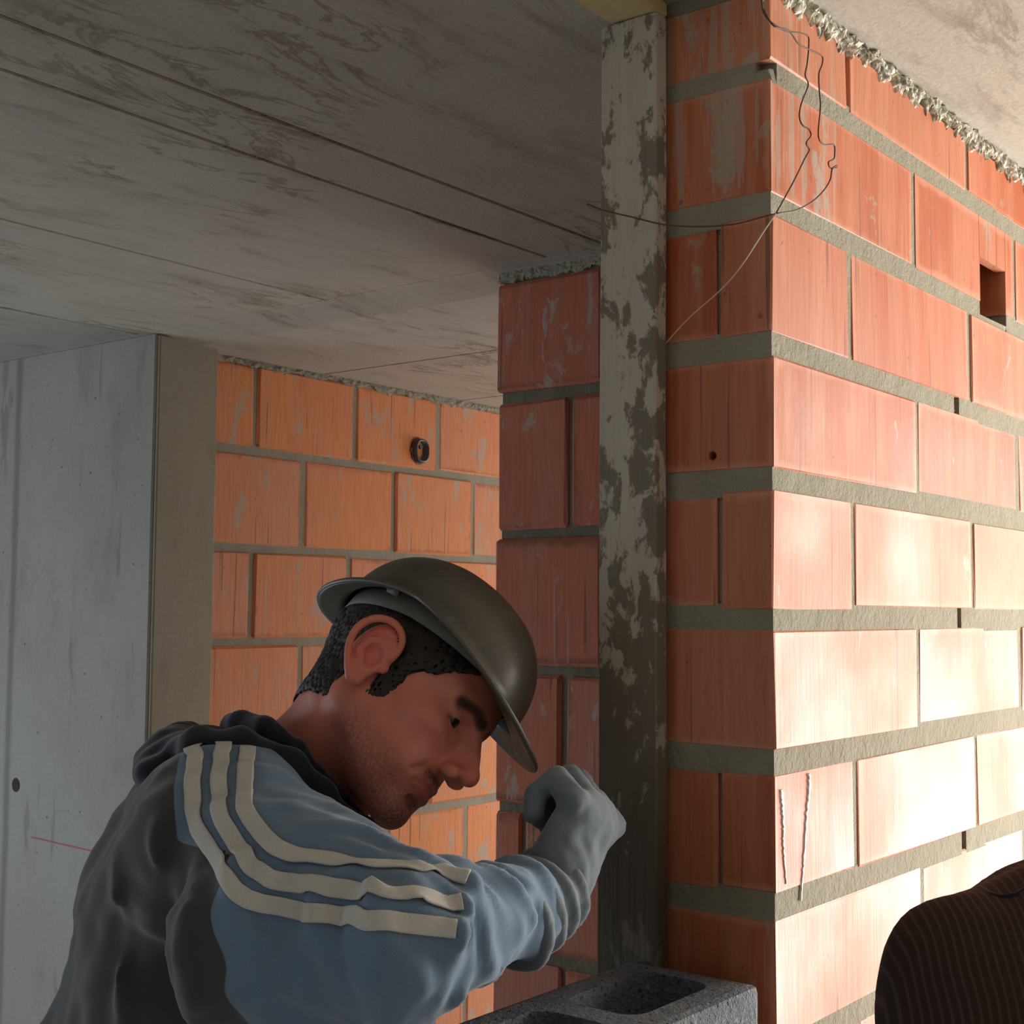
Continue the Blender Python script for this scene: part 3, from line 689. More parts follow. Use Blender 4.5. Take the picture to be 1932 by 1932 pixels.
# ------------------------------------------------------------------ the bricklayer: head
HX = np.array([[.144, .7636, .6295], [-.8879, .3805, -.2585], [-.4369, -.5217, .7328]])   # columns: forward, left, up in world axes
HX = np.linalg.qr(HX)[0]*np.sign(np.diag(np.linalg.qr(HX)[1]))
HP = CAM+.0
HP = np.array([1.1018784, 1.0187352, 1.5543470])
HP = CAM+(HP-CAM)*(1.401/1.485); HS = 1.0
def headW(Q): return HP+(np.asarray(Q)*HS)@HX.T
def toHead(P): return ((np.asarray(P)-HP)@HX)/HS
def mirror(p): q = p.copy(); q[..., 1] = -np.abs(q[..., 1]); return q
NB = toHead(at(520, 1560, 1.47))      # base of the neck
NM = toHead(at(590, 1470, 1.44))
def head_sdf(p):
    q = mirror(p)
    f = ell(p, (-.004, 0, .040), (.098, .076, .082))
    f = smin(f, ell(p, (.038, 0, .036), (.060, .064, .060)), .02)
    f = smin(f, ell(p, (.042, 0, -.022), (.050, .054, .070)), .025)
    f = smin(f, cap(q, (.004, -.056, -.048), (.070, -.014, -.094), .013, .014), .03)       # jaw line
    f = smin(f, cap(q, (-.004, -.060, -.015), (.004, -.055, -.048), .012, .013), .02)
    f = smin(f, ell(p, (.073, 0, -.097), (.018, .020, .015)), .016)                       # chin
    f = smin(f, ell(p, (.040, 0, -.070), (.042, .038, .030)), .02)
    f = smin(f, ell(q, (.060, -.041, -.014), (.024, .018, .015)), .020)                    # cheek bone
    f = smin(f, ell(p, (.072, 0, -.060), (.021, .028, .026)), .016)                       # muzzle
    f = smin(f, ell(q, (.060, -.030, -.050), (.022, .018, .022)), .018)
    f = smin(f, cap(q, (.091, -.006, .028), (.074, -.046, .026), .0095, .008), .012)      # brow ridge
    f = smax(f, -ell(q, (.101, -.031, .006), (.020, .017, .0125)), .012)                   # eye socket
    f = smin(f, sph(q, (.0765, -.0315, .004), .0128), .003)                                # eyelid ball
    f = smin(f, cap(q, (.088, -.020, .013), (.080, -.044, .011), .0030, .0030), .005)      # upper lid fold
    f = smin(f, cap(q, (.086, -.022, -.008), (.078, -.042, -.006), .0030), .006)
    f = smax(f, -ell(q, (.0895, -.0325, .0005), (.006, .0115, .0026)), .002)               # lid slit
    f = smin(f, cap(p, (.093, 0, .018), (.1185, 0, -.023), .0064, .0074), .010)            # nose
    f = smin(f, cap(p, (.086, 0, -.030), (.112, 0, -.028), .0125, .0080), .008)
    f = smin(f, cap(p, (.088, 0, -.010), (.106, 0, -.012), .0095, .0070), .008)
    f = smin(f, sph(p, (.1205, 0, -.0285), .0080), .008)
    f = smin(f, ell(q, (.1045, -.0125, -.0355), (.0105, .0070, .0078)), .0045)
    f = smax(f, -ell(q, (.1110, -.0080, -.0430), (.0070, .0038, .0055)), .002)             # nostril
    f = smax(f, -chain(q, [(.103, -.0205, -.029), (.096, -.0215, -.031), (.0935, -.020, -.040)], [.0012, .0016, .0014]), .003)    # groove behind the nostril wing
    f = smax(f, -cap(q, (.097, -.021, -.036), (.084, -.034, -.058), .0022), .006)          # nasolabial crease
    f = smin(f, chain(q, [(.0965, 0, -.0565), (.0935, -.010, -.0560), (.0835, -.025, -.0640)], [.0046, .0046, .0018]), .004)   # upper lip
    f = smin(f, chain(q, [(.0930, 0, -.0695), (.0900, -.011, -.0690), (.0830, -.0235, -.0648)], [.0058, .0054, .0018]), .004)  # lower lip
    f = smax(f, -chain(q, [(.1020, 0, -.0625), (.0970, -.013, -.0623), (.0862, -.027, -.0645)], [.0018, .0018, .0010]), .0025)
    f = smax(f, -cap(q, (.090, 0, -.0815), (.086, -.012, -.0805), .0035, .003), .008)      # under the lip
    f = smin(f, ear_sdf(q), .0035)
    # neck, with the strap muscle behind the jaw
    f = smin(f, cap(p, (-.022, -.004, -.030), NM, .058, .062), .022)
    f = smin(f, cap(p, NM, NB, .062, .085), .03)
    f = smin(f, cap(p, (-.012, -.055, -.040), NM+np.array([.055, -.02, -.02]), .013, .014), .014)
    f = smin(f, sph(p, NM*.55+np.array([.028, 0, -.01]), .018), .02)
    return f
def ear_sdf(q):
    e = ell(q, (-.007, -.0835, .003), (.0215, .0085, .033))
    hx = [(.0125, -.078, .004), (.0165, -.084, .018), (.011, -.088, .031), (-.004, -.093, .0365), (-.019, -.098, .029), (-.0265, -.100, .013), (-.0245, -.098, -.004), (-.016, -.093, -.019), (-.005, -.087, -.030)]
    e = smin(e, chain(q, crv(hx), rads([.0032, .0034, .0036, .0038, .0040, .0040, .0038, .0038, .0056])), .004)
    e = smin(e, sph(q, (.001, -.0835, -.029), .0062), .006)
    e = smax(e, -ell(q, (.0005, -.0925, -.003), (.0110, .0100, .0130)), .004)
    e = smax(e, -chain(q, [(.008, -.0925, .021), (-.006, -.0965, .0265), (-.0165, -.1000, .012)], [.0028, .0030, .0024]), .004)
    e = smin(e, chain(q, [(.002, -.0875, .018), (-.010, -.0930, .011), (-.0125, -.0925, -.002), (-.004, -.0875, -.015)], [.0032, .0034, .0032, .0034]), .003)
    e = smin(e, ell(q, (.0135, -.0805, -.004), (.0055, .0050, .0065)), .003)
    return e
def g3(p, c, w): return np.exp(-(((p-np.asarray(c))/np.asarray(w))**2).sum(-1))
def a_stub(p):
    q = mirror(p); x, y, z = q[:, 0], q[:, 1], q[:, 2]
    beard = 1/(1+np.exp((z+.060-.30*np.clip(.065-x, -.02, .09))/.006))*(x > -.03)
    must = g3(q, (.096, -.010, -.0495), (.018, .020, .0055))*1.1
    k = .52*beard*(1/(1+np.exp(-(x+.008)/.006)))*(1/(1+np.exp((-.135-z)/.01)))
    k = k*(1-.55*g3(q, (.088, 0, -.066), (.02, .026, .009)))
    chin = .38*g3(q, (.086, 0, -.100), (.028, .026, .018))
    return np.clip(k+must*1.0+chin, 0, .92)
def a_lip(p): q = mirror(p); return np.clip(1.7*g3(q, (.094, -.004, -.0565), (.014, .019, .0045))+1.7*g3(q, (.092, -.004, -.0690), (.014, .018, .0058)), 0, 1)
def a_brow(p):
    q = mirror(p); d = chain(q, [(.1005, -.010, .020), (.0975, -.026, .0235), (.0850, -.047, .019)], [.0, .0, .0]); lash = chain(q, [(.090, -.020, .0015), (.0915, -.032, .0028), (.083, -.044, .001)], [0, 0, 0])
    return np.clip(np.exp(-(d/.0068)**4)*.93+np.exp(-(lash/.0022)**2)*.85, 0, 1)
def a_red(p): q = mirror(p); return np.clip(.55*g3(q, (.118, 0, -.03), (.02, .02, .015))+.75*g3(q, (-.008, -.095, .004), (.03, .015, .04))+.3*g3(q, (.07, -.045, -.02), (.03, .03, .02)), 0, 1)
person = empty('person', tuple(toW(np.array([-.34, 1.42, 0]))+np.array([0, 0, -1.65]))); person.location.z = 0
tag(person, 'bricklayer in a blue and charcoal striped jacket and hard hat, head bent', 'person')
lo = np.minimum.reduce([[-.115, -.115, -.13], NB-.09]); hi = np.maximum.reduce([[.14, .115, .135], NB+.09])
hV, hQ = surfnet(head_sdf, lo, hi, .0021)
fast_mesh('body', headW(hV), hQ, MAT['skin'], person, {'stubble': a_stub(hV), 'lip': a_lip(hV), 'brow': a_brow(hV), 'red': a_red(hV)})
for sgn in (-1, 1):
    V = []; Fc = []; n1, n2 = 18, 12; c = np.array([.0768, sgn*.0315, .004])
    dirv = np.array([.84, sgn*.04, -.52]); dirv /= np.linalg.norm(dirv)
    q = Vector(dirv).to_track_quat('Z', 'Y')
    for i in range(n2+1):
        for j in range(n1):
            a, b = math.pi*i/n2, 2*math.pi*j/n1; V.append(np.array(q @ Vector((math.sin(a)*math.cos(b), math.sin(a)*math.sin(b), math.cos(a))))*.0124+c)
    Fc = [(i*n1+j, i*n1+(j+1) % n1, (i+1)*n1+(j+1) % n1, (i+1)*n1+j) for i in range(n2) for j in range(n1)]
    e = meshobj('eye', headW(np.array(V)), Fc, MAT['eyewhite'], person, -Vector(person.location)); e.data.materials.append(MAT['iris'])
    for k, pg in enumerate(e.data.polygons):
        if k//n1 < 4: pg.material_index = 1
def hair_sdf(p):
    q = mirror(p); x, y, z = q[:, 0], q[:, 1], q[:, 2]
    base = smin(ell(p, (-.004, 0, .040), (.098, .076, .082)), ell(p, (.038, 0, .036), (.060, .064, .060)), .02)
    base = smin(base, cap(p, (-.022, -.004, -.030), NM, .058, .062), .022)
    base = smin(base, cap(q, (-.004, -.060, -.015), (.004, -.055, -.048), .012, .013), .02)
    st = np.sin(x*900+z*500+3*np.sin(z*90+y*60))*.0006+wob(p, .012, 6)*.0011
    top = np.maximum(-(z-.006-.42*np.clip(x-.022, 0, 1)-.6*np.clip(x-.055, 0, 1)), x-.086)
    burn = np.maximum.reduce([-(z+.034), x-.026-.25*(z+.03), -(x-.008), z-.03])
    nape = np.maximum.reduce([-(z+.052-.1*x), x+.022+.0*z, ])
    reg = smin(smin(top, burn, .008), nape, .008)
    f = smax(base-.0040+st*.5, reg+st*.35, .006)
    return smax(f, -(base-.001), .001)
build('hair', hair_sdf, (-.12, -.1, -.08), (.11, .1, .14), .0026, MAT['hair'], person, headW)

# ---- hard hat, worn at a slight tilt
hat = empty('hard_hat', tuple(headW(np.array([0, 0, .05])))); tag(hat, 'scuffed dark grey plastic hard hat worn by the bricklayer', 'hard hat')
HAT_C, HAT_T = np.array([.003, 0, .064]), math.radians(0)
def hatW(V):
    V = np.asarray(V, float); c, s_ = math.cos(HAT_T), math.sin(HAT_T)
    Rm = np.array([[c, 0, s_], [0, 1, 0], [-s_, 0, c]]); return headW(V@Rm.T+HAT_C)
RX, RY, RZ = .116, .097, .084
def hat_profile(t, u):
    """t round the rim (0 = front), u 0 crown .. 1 rim .. 2 brim edge"""
    ct, st = math.cos(t), math.sin(t)
    fr = max(0, ct); bk = max(0, -ct)
    rimz = -.012*ct*ct+.010*st*st-.012*fr-.004*bk
    if u <= 1:
        a = u*math.pi/2; r = math.sin(a)**.92; zz = math.cos(a)**.8
        z = rimz+(RZ-rimz)*zz
        rx = RX*(1.0 if ct > 0 else .98)
        x, y = rx*r*ct, RY*r*st
        z += .0035*math.exp(-(y/.012)**2)*(1-abs(x)/RX)*(u < .98)      # centre ridge
    else:
        k = u-1; wd = .010+.031*fr**.9+.020*bk**2
        if k > 1: k = 1
        x, y = (RX*(1.0 if ct > 0 else .98)+wd*k)*ct, (RY+(.010+.034*fr**.8)*k)*st
        z = rimz-(.005+.010*fr)*k**1.3-.002
    return (x, y, z)
nt, us = 96, [0.001]+[i/26 for i in range(1, 27)]+[1.06, 1.15, 1.3, 1.5, 1.7, 1.85, 2.0]
V = [hat_profile(2*math.pi*i/nt, u) for u in us for i in range(nt)]
Fc = [(a*nt+i, (a+1)*nt+i, (a+1)*nt+(i+1) % nt, a*nt+(i+1) % nt) for a in range(len(us)-1) for i in range(nt)]
def hatobj(name, V, Fc, mat, thick=0):
    o = meshobj(name, hatW(V), Fc, mat, hat, -Vector(hat.location))
    if thick:
        md = o.modifiers.new('s', 'SOLIDIFY'); md.thickness = thick; md.offset = -1
    return o
hatobj('shell', V, Fc, MAT['helmet'], .0028)
# rolled edge of the brim
edge = [hat_profile(2*math.pi*i/nt, 2.0) for i in range(nt+1)]
o = tube('brim_edge', [tuple(q) for q in hatW(edge)], .0026, MAT['helmet'], hat); o.location = -Vector(hat.location)
# raised ribs over the crown
for yy in ():
    pts = []
    for i in range(25):
        a = math.pi*(.2+.6*i/24); c = math.cos(a); r = RX*abs(c)
        x = RX*.9*c; rr = max(0, 1-(x/RX)**2-(yy/RY)**2); pts.append((x, yy, RZ*rr**.42+.0005))
    o = tube('rib', [tuple(q) for q in hatW(pts)], .0030, MAT['helmet'], hat); o.location = -Vector(hat.location)
# inner head band, its hanging straps and rivets
V = []; nb_ = 72
for i in range(nb_):
    t = 2*math.pi*i/nb_; ct, st = math.cos(t), math.sin(t)
    dz = -.014*max(0, -ct)**1.2-.002
    for zz, k in ((.012, 0), (-.002, 0), (-.013, .0)): V.append((.103*ct-.003, .0835*st, zz+dz+.004))
Fc = [(i*3+j, ((i+1) % nb_)*3+j, ((i+1) % nb_)*3+j+1, i*3+j+1) for i in range(nb_) for j in range(2)]
hatobj('headband', V, Fc, MAT['band'], .0016)
for tt in (-70, -110, 70, 110, 150, -150):
    t = math.radians(tt); ct, st = math.cos(t), math.sin(t)
    p0 = np.array([.101*ct-.003, .083*st, -.002]); p1 = np.array([RX*.95*ct, RY*.95*st, .010])
    s_ = np.array([-st, ct, 0])*.009
    hatobj('hanger', [p0-s_, p0+s_, p1+s_, p1-s_], [(0, 1, 2, 3)], MAT['band'], .0015)
    if abs(tt) in (70, 110):
        b = hatW([np.array([(RX-.004)*ct, (RY-.002)*st, .004]), np.array([(RX+.002)*ct, (RY+.003)*st, .004])])
        r_ = obj('rivet', cyl(.0042, b[0]*1., b[1]*1., 14), MAT['band'], hat); r_.location = -Vector(hat.location)

# ------------------------------------------------------------------ the bricklayer: jacket
SH = fat(425, 1580, 1.27); EL = fat(765, 1775, 1.08); WR = fat(1005, 1700, 1.25)
LS = fat(560, 1600, 1.60); LE = fat(720, 2080, 1.58); LW = fat(1000, 2130, 1.46)
NECK = fat(560, 1490, 1.44)
T1 = fat(430, 1710, 1.43); T2 = fat(375, 2060, 1.45); T3 = np.array([T2[0]+.01, T2[1], -.72])
def Pf(lst): return [fat(*q) for q in lst]
FOLDS = [  # poly-line (x, y, depth), half width, height
    (Pf([(300, 1560, 1.2), (262, 1700, 1.18), (235, 1800, 1.2), (290, 1932, 1.22)]), .010, .010),
    (Pf([(340, 1620, 1.15), (345, 1700, 1.12), (400, 1830, 1.12), (400, 1960, 1.14)]), .009, .009),
    (Pf([(230, 1600, 1.25), (200, 1760, 1.25), (240, 1932, 1.27)]), .009, .008),
    (Pf([(430, 1640, 1.12), (450, 1740, 1.09), (560, 1850, 1.08)]), .012, .008),
    (Pf([(560, 1640, 1.08), (600, 1760, 1.05), (640, 1880, 1.05)]), .012, .008),
    (Pf([(690, 1660, 1.04), (740, 1780, 1.01), (800, 1870, 1.02)]), .011, .009),
    (Pf([(790, 1660, 1.03), (830, 1760, 1.0), (850, 1860, 1.02)]), .008, .010),
    (Pf([(900, 1640, 1.1), (880, 1740, 1.04), (860, 1840, 1.0)]), .009, .009),
    (Pf([(400, 1560, 1.2), (480, 1575, 1.16), (540, 1600, 1.13)]), .012, .012),
    (Pf([(500, 1640, 1.1), (470, 1690, 1.1), (440, 1740, 1.12)]), .010, .008),
    (Pf([(620, 1610, 1.07), (720, 1620, 1.04), (800, 1625, 1.04)]), .010, .006),
    (Pf([(330, 1500, 1.28), (400, 1560, 1.2), (430, 1600, 1.15)]), .010, .008),
    (Pf([(600, 1480, 1.4), (640, 1570, 1.36), (690, 1640, 1.34)]), .010, .008),
    (Pf([(560, 1450, 1.36), (590, 1540, 1.3), (640, 1620, 1.28)]), .008, .007),
]
def jacket_sdf(p):
    f = ell(p, T1, (.132, .185, .175))
    f = smin(f, ell(p, T2, (.128, .19, .26)), .08)
    f = smin(f, cap(p, T2, T3, .17, .165), .06)
    f = smin(f, cap(p, SH+np.array([-.02, .03, -.01]), LS, .078, .078), .05)
    f = smin(f, cap(p, NECK+np.array([-.03, 0, -.045]), T1, .085, .12), .05)
    f = smin(f, cap(p, SH, EL, .080, .058), .045)
    f = smin(f, cap(p, EL, WR, .057, .038), .022)
    f = smin(f, cap(p, LS, LE, .075, .062), .04); f = smin(f, cap(p, LE, LW, .06, .045), .03)
    f = smin(f, cap(p, fat(470, 1800, 1.15), fat(730, 1835, 1.11), .070, .050), .03)      # slack of the sleeve
    f = smin(f, ell(p, fat(600, 2010, 1.42), (.10, .14, .13)), .05)
    for pts, w, a in FOLDS: f = f+ridge(p, pts, w, a*1.05)
    f = f+wob(p*np.array([1, 1, .7]), .11, 8)*.0045+wob(p*np.array([1, 1, .8]), .05, 8, 4)*.0024
    # wrinkles gathered at the elbow and above the cuff
    da = (WR-EL)/np.linalg.norm(WR-EL); sa = (p-EL)@da+.25*(p[:, 2]-EL[2])
    f = f-.0030*np.sin(sa*2*np.pi/.034+2.2*wob(p, .09, 6))*(1/(1+np.exp(-(sa+.02)/.02)))*np.clip((p[:, 0]-EL[0]+.10)/.05, 0, 1)
    ds = (EL-SH)/np.linalg.norm(EL-SH); sb = (p-SH)@ds+.5*(p[:, 2]-SH[2])
    f = f-.0032*np.sin(sb*2*np.pi/.062+2.5*wob(p, .13, 6, 3))*np.clip(sb/.06, 0, 1)*np.clip((.36-sb)/.08, 0, 1)*np.clip((SH[2]-p[:, 2])/.03, 0, 1)
    # open neck
    f = smax(f, -cap(p, NECK+np.array([0, 0, -.03]), NECK+np.array([.10, -.035, .09]), .064, .085), .008)
    cuff = np.linalg.norm(p-(WR+(WR-EL)*.02), axis=-1)
    d = (WR-EL)/np.linalg.norm(WR-EL); f = smax(f, (p-WR)@d-.004, .006)
    return f
def a_panel(p):
    # blue front / shoulder yoke and outer sleeve, charcoal back: a seam plane through the shoulder, then along the under-side of the sleeve
    seam = (p[:, 0]-SH[0])+.02+.45*(p[:, 2]-SH[2])*(p[:, 2] > SH[2])-.10*(p[:, 2] < SH[2]-.0)*(SH[2]-p[:, 2])*0
    low = (p[:, 0]-fat(450, 1800, 1.1)[0])+.18*(p[:, 2]+.33)+.012*wob(p, .12, 6)
    k = np.where(p[:, 2] > SH[2]+.01, (p[:, 0]-fat(372, 1450, 1.25)[0])+.25*(p[:, 2]-SH[2]), low)
    return 1/(1+np.exp(-k/.004))
jk = build('jacket', jacket_sdf, (-.56, .9, -.74), (.09, 1.78, .03), .0056, MAT['jacket'], person, toW, {'panel': a_panel})
def march(f, px, py):
    o, d = toF(CAM), fat(px, py, 1.)-toF(CAM); t = .85
    for _ in range(120):
        v = float(f((o+d*t)[None])[0])
        if abs(v) < .0004: break
        t += v*.7
        if t > 2: return None
    return o+d*t
def ribbon(name, f, pix, width, mat, parent, n=60, m=7, lift=.0022):
    K = [march(f, *q) for q in pix]; K = np.array([k for k in K if k is not None])
    d = np.r_[0, np.cumsum(np.linalg.norm(np.diff(K, axis=0), axis=1))]; t = np.linspace(0, d[-1], n)
    Cn = np.stack([np.interp(t, d, K[:, i]) for i in range(3)], 1)
    for _ in range(3): Cn[1:-1] = (Cn[:-2]+Cn[1:-1]*2+Cn[2:])/4
    Cn = onto(f, Cn, lift); N = grad(f, Cn, .004); T = np.gradient(Cn, axis=0); T /= np.linalg.norm(T, axis=1)[:, None]
    S = np.cross(N, T); S /= np.linalg.norm(S, axis=1)[:, None]
    rows_ = []
    for j in range(m): rows_.append(onto(f, Cn+S*((j/(m-1)-.5)*width), lift))
    V = np.stack(rows_, 1).reshape(-1, 3); Fc = [(i*m+j, i*m+j+1, (i+1)*m+j+1, (i+1)*m+j) for i in range(n-1) for j in range(m-1)]
    o = meshobj(name, toW(V), Fc, mat, parent, -Vector(parent.location)); md = o.modifiers.new('s', 'SOLIDIFY'); md.thickness = .0014; md.offset = 0
    return o
for pix in (((378, 1398), (368, 1440), (364, 1490), (364, 1530), (376, 1568), (402, 1606), (424, 1650), (448, 1690), (500, 1706), (560, 1717), (640, 1729), (720, 1737), (800, 1745), (862, 1752)),
            ((424, 1394), (418, 1440), (414, 1490), (413, 1530), (428, 1562), (450, 1600), (474, 1636), (510, 1660), (570, 1668), (640, 1676), (720, 1684), (800, 1692), (874, 1702)),
            ((468, 1410), (464, 1450), (462, 1490), (461, 1525), (476, 1550), (500, 1580), (524, 1602), (560, 1616), (620, 1622), (700, 1630), (780, 1638), (840, 1644), (884, 1654))):
    ribbon('stripe', jacket_sdf, pix, .0148, MAT['stripe'], person, n=110)
# collar / hood of the jacket: a soft roll round the neck with a lump behind
CW = Pf([(330, 1425, 1.40), (375, 1412, 1.31), (455, 1402, 1.30), (545, 1436, 1.315), (610, 1500, 1.335), (690, 1570, 1.37), (722, 1600, 1.44), (690, 1580, 1.52), (560, 1500, 1.56), (430, 1415, 1.54), (345, 1415, 1.48), (330, 1425, 1.40)])
def hood_sdf(p):
    f = chain(p, CW, [.024, .018, .013, .012, .011, .010, .010, .012, .018, .026, .026, .024], .012)
    f = smin(f, ell(p, fat(335, 1440, 1.42), (.038, .10, .030)), .02)
    return f+wob(p, .05, 8)*.0022
build('hood', hood_sdf, (-.42, 1.2, -.30), (-.08, 1.66, -.06), .004, MAT['navy'], person)
IN = Pf([(455, 1365, 1.36), (500, 1372, 1.33), (560, 1415, 1.34), (625, 1490, 1.36), (690, 1560, 1.40), (700, 1575, 1.47), (600, 1500, 1.54), (470, 1400, 1.52), (440, 1370, 1.44), (455, 1365, 1.36)])
build('collar', lambda p: chain(p, IN, [.012, .010, .009, .008, .008, .008, .01, .012, .012, .012], .008)+wob(p, .03, 6)*.001, (-.36, 1.25, -.26), (-.1, 1.62, -.04), .0035, MAT['navy'], person)

# ---- work glove: closed hand, five fingers
hd = np.array([.46, .22, .86]); hd /= np.linalg.norm(hd)
pn = np.array([-.72, .60, .1]); pn -= hd*(pn@hd); pn /= np.linalg.norm(pn)
ac = np.cross(hd, pn)                       # from index side to little finger
WH = fat(1030, 1700, 1.265); KC = WH+hd*.094+np.array([.012, 0, -.004])
def hand_sdf(p, w=WH, h=hd, n=pn, a=ac, fr=.0122):
    kc = w+h*.092
    fl = np.stack([(p-w)@h, (p-w)@n, (p-w)@a], -1)
    f = ell(fl, (.058, 0, 0), (.052, .021, .044))
    f = smin(f, ell(fl, (.085, -.004, 0), (.018, .017, .043)), .012)
    f = smin(f, cap(fl, (-.015, 0, 0), (.03, 0, 0), .033, .032), .02)
    g = None
    for i, (ln, sp) in enumerate(((1., .0), (1.08, .004), (1.0, .002), (.84, -.004))):
        y = (i-1.5)*.0235; b = np.array([.093+sp, -.003, y])
        p1 = b+np.array([.016, .036, -y*.05])*ln; p2 = p1+np.array([-.024, .017, -y*.06])*ln; p3 = p2+np.array([-.021, -.008, 0])*ln
        q = chain(fl, [b, p1, p2, p3], [fr+.001, fr, fr-.001, fr-.0018], .003)
        g = q if g is None else np.minimum(g, q)
    f = smin(f, g, .004)
    th_ = chain(fl, [(.012, .010, -.030), (.048, .030, -.046), (.074, .046, -.036), (.086, .056, -.016)], [.017, .0145, .0130, .0115], .004)
    return smin(f, th_, .006)
gl = build('glove', lambda p: hand_sdf(p)+wob(p, .02, 8)*.0007+wob(p, .05, 6)*.001, WH-.16, WH+.16, .003, MAT['glove'], person)
# knitted cuff rolls of the glove over the sleeve end
dA = (WR-EL)/np.linalg.norm(WR-EL)
CUF = [((WH+hd*.012)*(1-t)+(WH-hd*.012-dA*.060)*t, .037+.005*t) for t in (0, .35, .7, 1)]
def cuff_sdf(p):
    c0, c1 = CUF[0][0], CUF[-1][0]; d = c1-c0; l = np.linalg.norm(d); d = d/l
    s = (p-c0)@d; f = np.linalg.norm(p-c0-np.clip(s, 0, l)[:, None]*d, axis=-1)-(.0385+.006*np.clip(s/l, 0, 1))-.0034*np.cos(s*2*np.pi/.022)
    f = smax(f, np.maximum(-s-.004, s-l-.002), .004); return f+wob(p, .04, 6)*.0012
build('cuff', cuff_sdf, WH-.16, WH+.12, .0035, MAT['glove'], person)
# far hand, trousers and boots, all below or behind what the photograph shows
h2 = np.array([.9, -.2, .1]); h2 /= np.linalg.norm(h2); n2_ = np.array([0, -.3, -1.]); n2_ -= h2*(n2_@h2); n2_ /= np.linalg.norm(n2_)
build('glove', lambda p: hand_sdf(p, LW+h2*.02, h2, n2_, np.cross(h2, n2_)), LW-.09, LW+np.array([.2, .14, .12]), .0045, MAT['glove'], person)
def legs(x, y, off=0.):
    hip = -.68; out = []
    for s in (-1, 1):
        out.append([(x, y+s*.09, hip), (x+.02, y+s*.11, -1.17), (x-.02, y+s*.12, -1.585)])
    return out
LG = legs(T3[0], T3[1])
def trouser_sdf(p):
    f = ell(p, (T3[0], T3[1], -.72), (.14, .18, .14))
    for l in LG: f = smin(f, chain(p, l, [.095, .07, .068], .02), .02)
    f = f+wob(p, .12, 6)*.003
    return smax(f, -(p[:, 2]+1.56), .004)
build('trousers', trouser_sdf, (T3[0]-.2, T3[1]-.25, -1.62), (T3[0]+.2, T3[1]+.25, -.56), .012, MAT['trousers'], person)
for l in LG:
    a = np.array(l[2]); a[2] = -1.6
    build('boot', lambda p: smax(smin(cap(p, a+np.array([0, 0, .03]), a+np.array([.0, 0, .13]), .052, .056), cap(p, a+np.array([.0, 0, 0]), a+np.array([.17, -.02, -.005]), .048, .042), .03), -(p[:, 2]+1.649), .003),
          a+np.array([-.09, -.12, -.09]), a+np.array([.26, .12, .22]), .008, MAT['boot'], person)

# ------------------------------------------------------------------ second worker, only the shoulder shows in the lower right corner
def shirt_mat():
    s = M('brown striped shirt', .85, .2); x, y, z = s.sep(s.coord())
    w = s.math('ADD', s.math('MULTIPLY', x, .55), s.math('MULTIPLY', y, -.80)); w = s.math('ADD', w, s.math('MULTIPLY', z, .12))
    k = s.math('SINE', s.math('MULTIPLY', s.math('ADD', w, s.math('MULTIPLY', s.noise(s.coord(), 5, 2), .02)), 980.))
    n = s.noise(s.coord(), 12, 4); c = s.mix(s.step(k, .3, .9), (.042, .024, .019), (.085, .052, .042)); c = s.mix(s.math('MULTIPLY', n, .5), c, (.02, .012, .01))
    s.color(c); s.bump(s.noise(s.coord(), 600, 2), .2, .001); return s.m
MAT['shirt'] = shirt_mat()
D2 = 1.06
S2 = fat(1815, 1848, 1.10); C2 = fat(2100, 2000, 1.12); E2 = fat(1765, 2280, 1.12); R2 = fat(2440, 1900, 1.22); N2 = fat(2170, 1640, 1.16); H2 = fat(2230, 1430, 1.17)
B2 = np.array([C2[0]+.03, C2[1]+.02, -.62])
worker = empty('person', tuple(toW(np.array([B2[0], B2[1], 0])))); worker.location.z = 0
tag(worker, 'second worker in a dark brown striped shirt, only the shoulder showing at the right edge', 'person')
F2 = [(Pf([(1850, 1690, 1.06), (1790, 1790, 1.02), (1760, 1932, 1.03)]), .010, .007), (Pf([(1932, 1720, 1.04), (1860, 1820, 1.0), (1850, 1960, 1.0)]), .010, .008), (Pf([(1800, 1740, 1.03), (1860, 1760, 1.0), (1960, 1700, 1.0)]), .007, .006),
      (Pf([(1740, 1780, 1.08), (1710, 1860, 1.06), (1720, 1990, 1.06)]), .008, .006)]
def shirt_sdf(p):
    f = ell(p, C2, (.165, .12, .17)); f = smin(f, cap(p, C2+np.array([0, 0, -.1]), B2, .135, .15), .06)
    f = smin(f, cap(p, S2, R2, .052, .06), .06); f = smin(f, cap(p, S2+np.array([0, 0, -.01]), E2, .060, .052), .03)
    f = smin(f, cap(p, R2, R2+np.array([.06, .02, -.28]), .06, .05), .04); f = smin(f, cap(p, N2+np.array([0, 0, -.04]), C2, .06, .1), .05)
    for pts, w, a in F2: f = f+ridge(p, pts, w, a)
    f = f+wob(p, .1, 8, 2)*.003+wob(p, .04, 8, 5)*.001
    return smax(f, -cap(p, N2+np.array([0, 0, -.02]), N2+np.array([0, -.02, .1]), .055, .07), .006)
build('shirt', shirt_sdf, B2*[1, 1, 0]+np.array([-.42, -.36, -.78]), B2*[1, 1, 0]+np.array([.44, .36, -.1]), .007, MAT['shirt'], worker)
sm = [march(shirt_sdf, *q) for q in ((1848, 1672), (1866, 1684), (1890, 1690), (1915, 1686), (1931, 1676))]
if all(q is not None for q in sm):
    t_ = tube('yoke_seam', [tuple(q) for q in toW(np.array(sm)+[0, -.001, .0])], .0012, MAT['navy'], worker); t_.location = -Vector(worker.location)
E2w = E2; hh = E2+np.array([.10, -.16, .05])
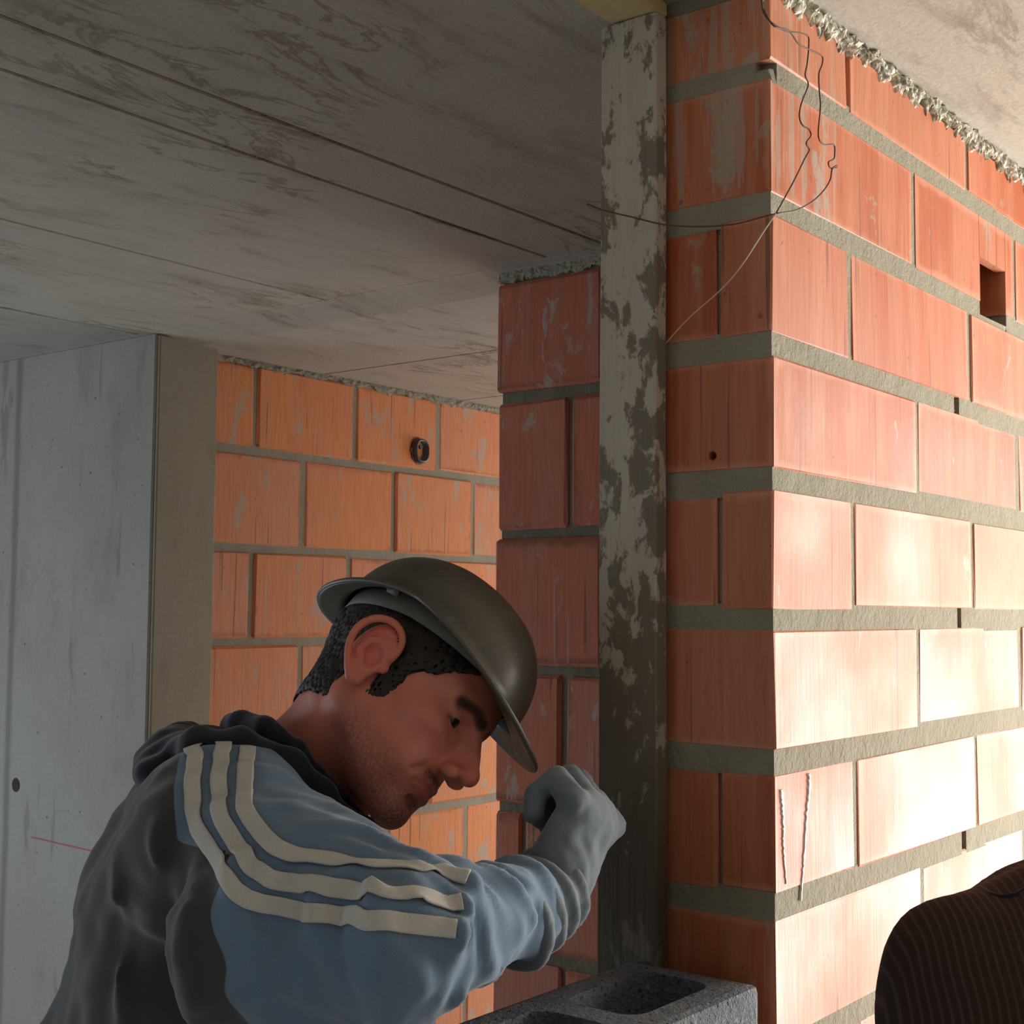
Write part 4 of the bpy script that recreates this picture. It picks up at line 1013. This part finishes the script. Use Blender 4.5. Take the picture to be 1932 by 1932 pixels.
def w2_sdf(p):
    f = ell(p, H2+np.array([0, 0, .03]), (.078, .098, .105)); f = smin(f, ell(p, H2+np.array([0, .035, -.05]), (.06, .06, .07)), .03); f = smin(f, cap(p, H2+np.array([0, 0, -.04]), N2+np.array([0, 0, -.08]), .055, .065), .03)
    f = smin(f, cap(p, H2+np.array([0, .09, 0]), H2+np.array([0, .12, -.03]), .010, .013), .012)
    for s in (-1, 1):
        f = smin(f, ell(p, H2+np.array([s*.08, 0, -.01]), (.010, .020, .032)), .006); f = smin(f, sph(p, H2+np.array([s*.032, .088, .0]), .012), .006)
    f = smin(f, ell(p, H2+np.array([0, .095, -.062]), (.024, .009, .010)), .008)
    return f
build('body', w2_sdf, H2-np.array([.12, .14, .24]), H2+np.array([.12, .16, .16]), .005, MAT['skin'], worker)
build('hair', lambda p: smax(ell(p, H2+np.array([0, -.004, .035]), (.084, .104, .108))+wob(p, .02, 6)*.001, np.maximum(-(p[:, 2]-H2[2]+.03-.9*np.clip(p[:, 1]-H2[1], 0, 1)), -99), .01), H2-.14, H2+.17, .006, MAT['hair'], worker)
LG2 = [[(B2[0]+s*.09, B2[1], -.66), (B2[0]+s*.11, B2[1]+.02, -1.17), (B2[0]+s*.12, B2[1]-.02, -1.585)] for s in (-1, 1)]
def tr2(p):
    f = ell(p, (B2[0], B2[1], -.70), (.17, .13, .14))
    for l in LG2: f = smin(f, chain(p, l, [.09, .07, .066], .02), .02)
    return smax(f+wob(p, .12, 6)*.003, -(p[:, 2]+1.56), .004)
build('trousers', tr2, (B2[0]-.26, B2[1]-.2, -1.62), (B2[0]+.26, B2[1]+.2, -.52), .013, MAT['trousers'], worker)
for l in LG2:
    a = np.array(l[2]); a[2] = -1.6
    build('boot', lambda p: smax(smin(cap(p, a+np.array([0, 0, .03]), a+np.array([.0, 0, .13]), .052, .056), cap(p, a, a+np.array([0, .16, -.005]), .048, .042), .03), -(p[:, 2]+1.649), .003),
          a+np.array([-.12, -.09, -.09]), a+np.array([.12, .26, .22]), .009, MAT['boot'], worker)
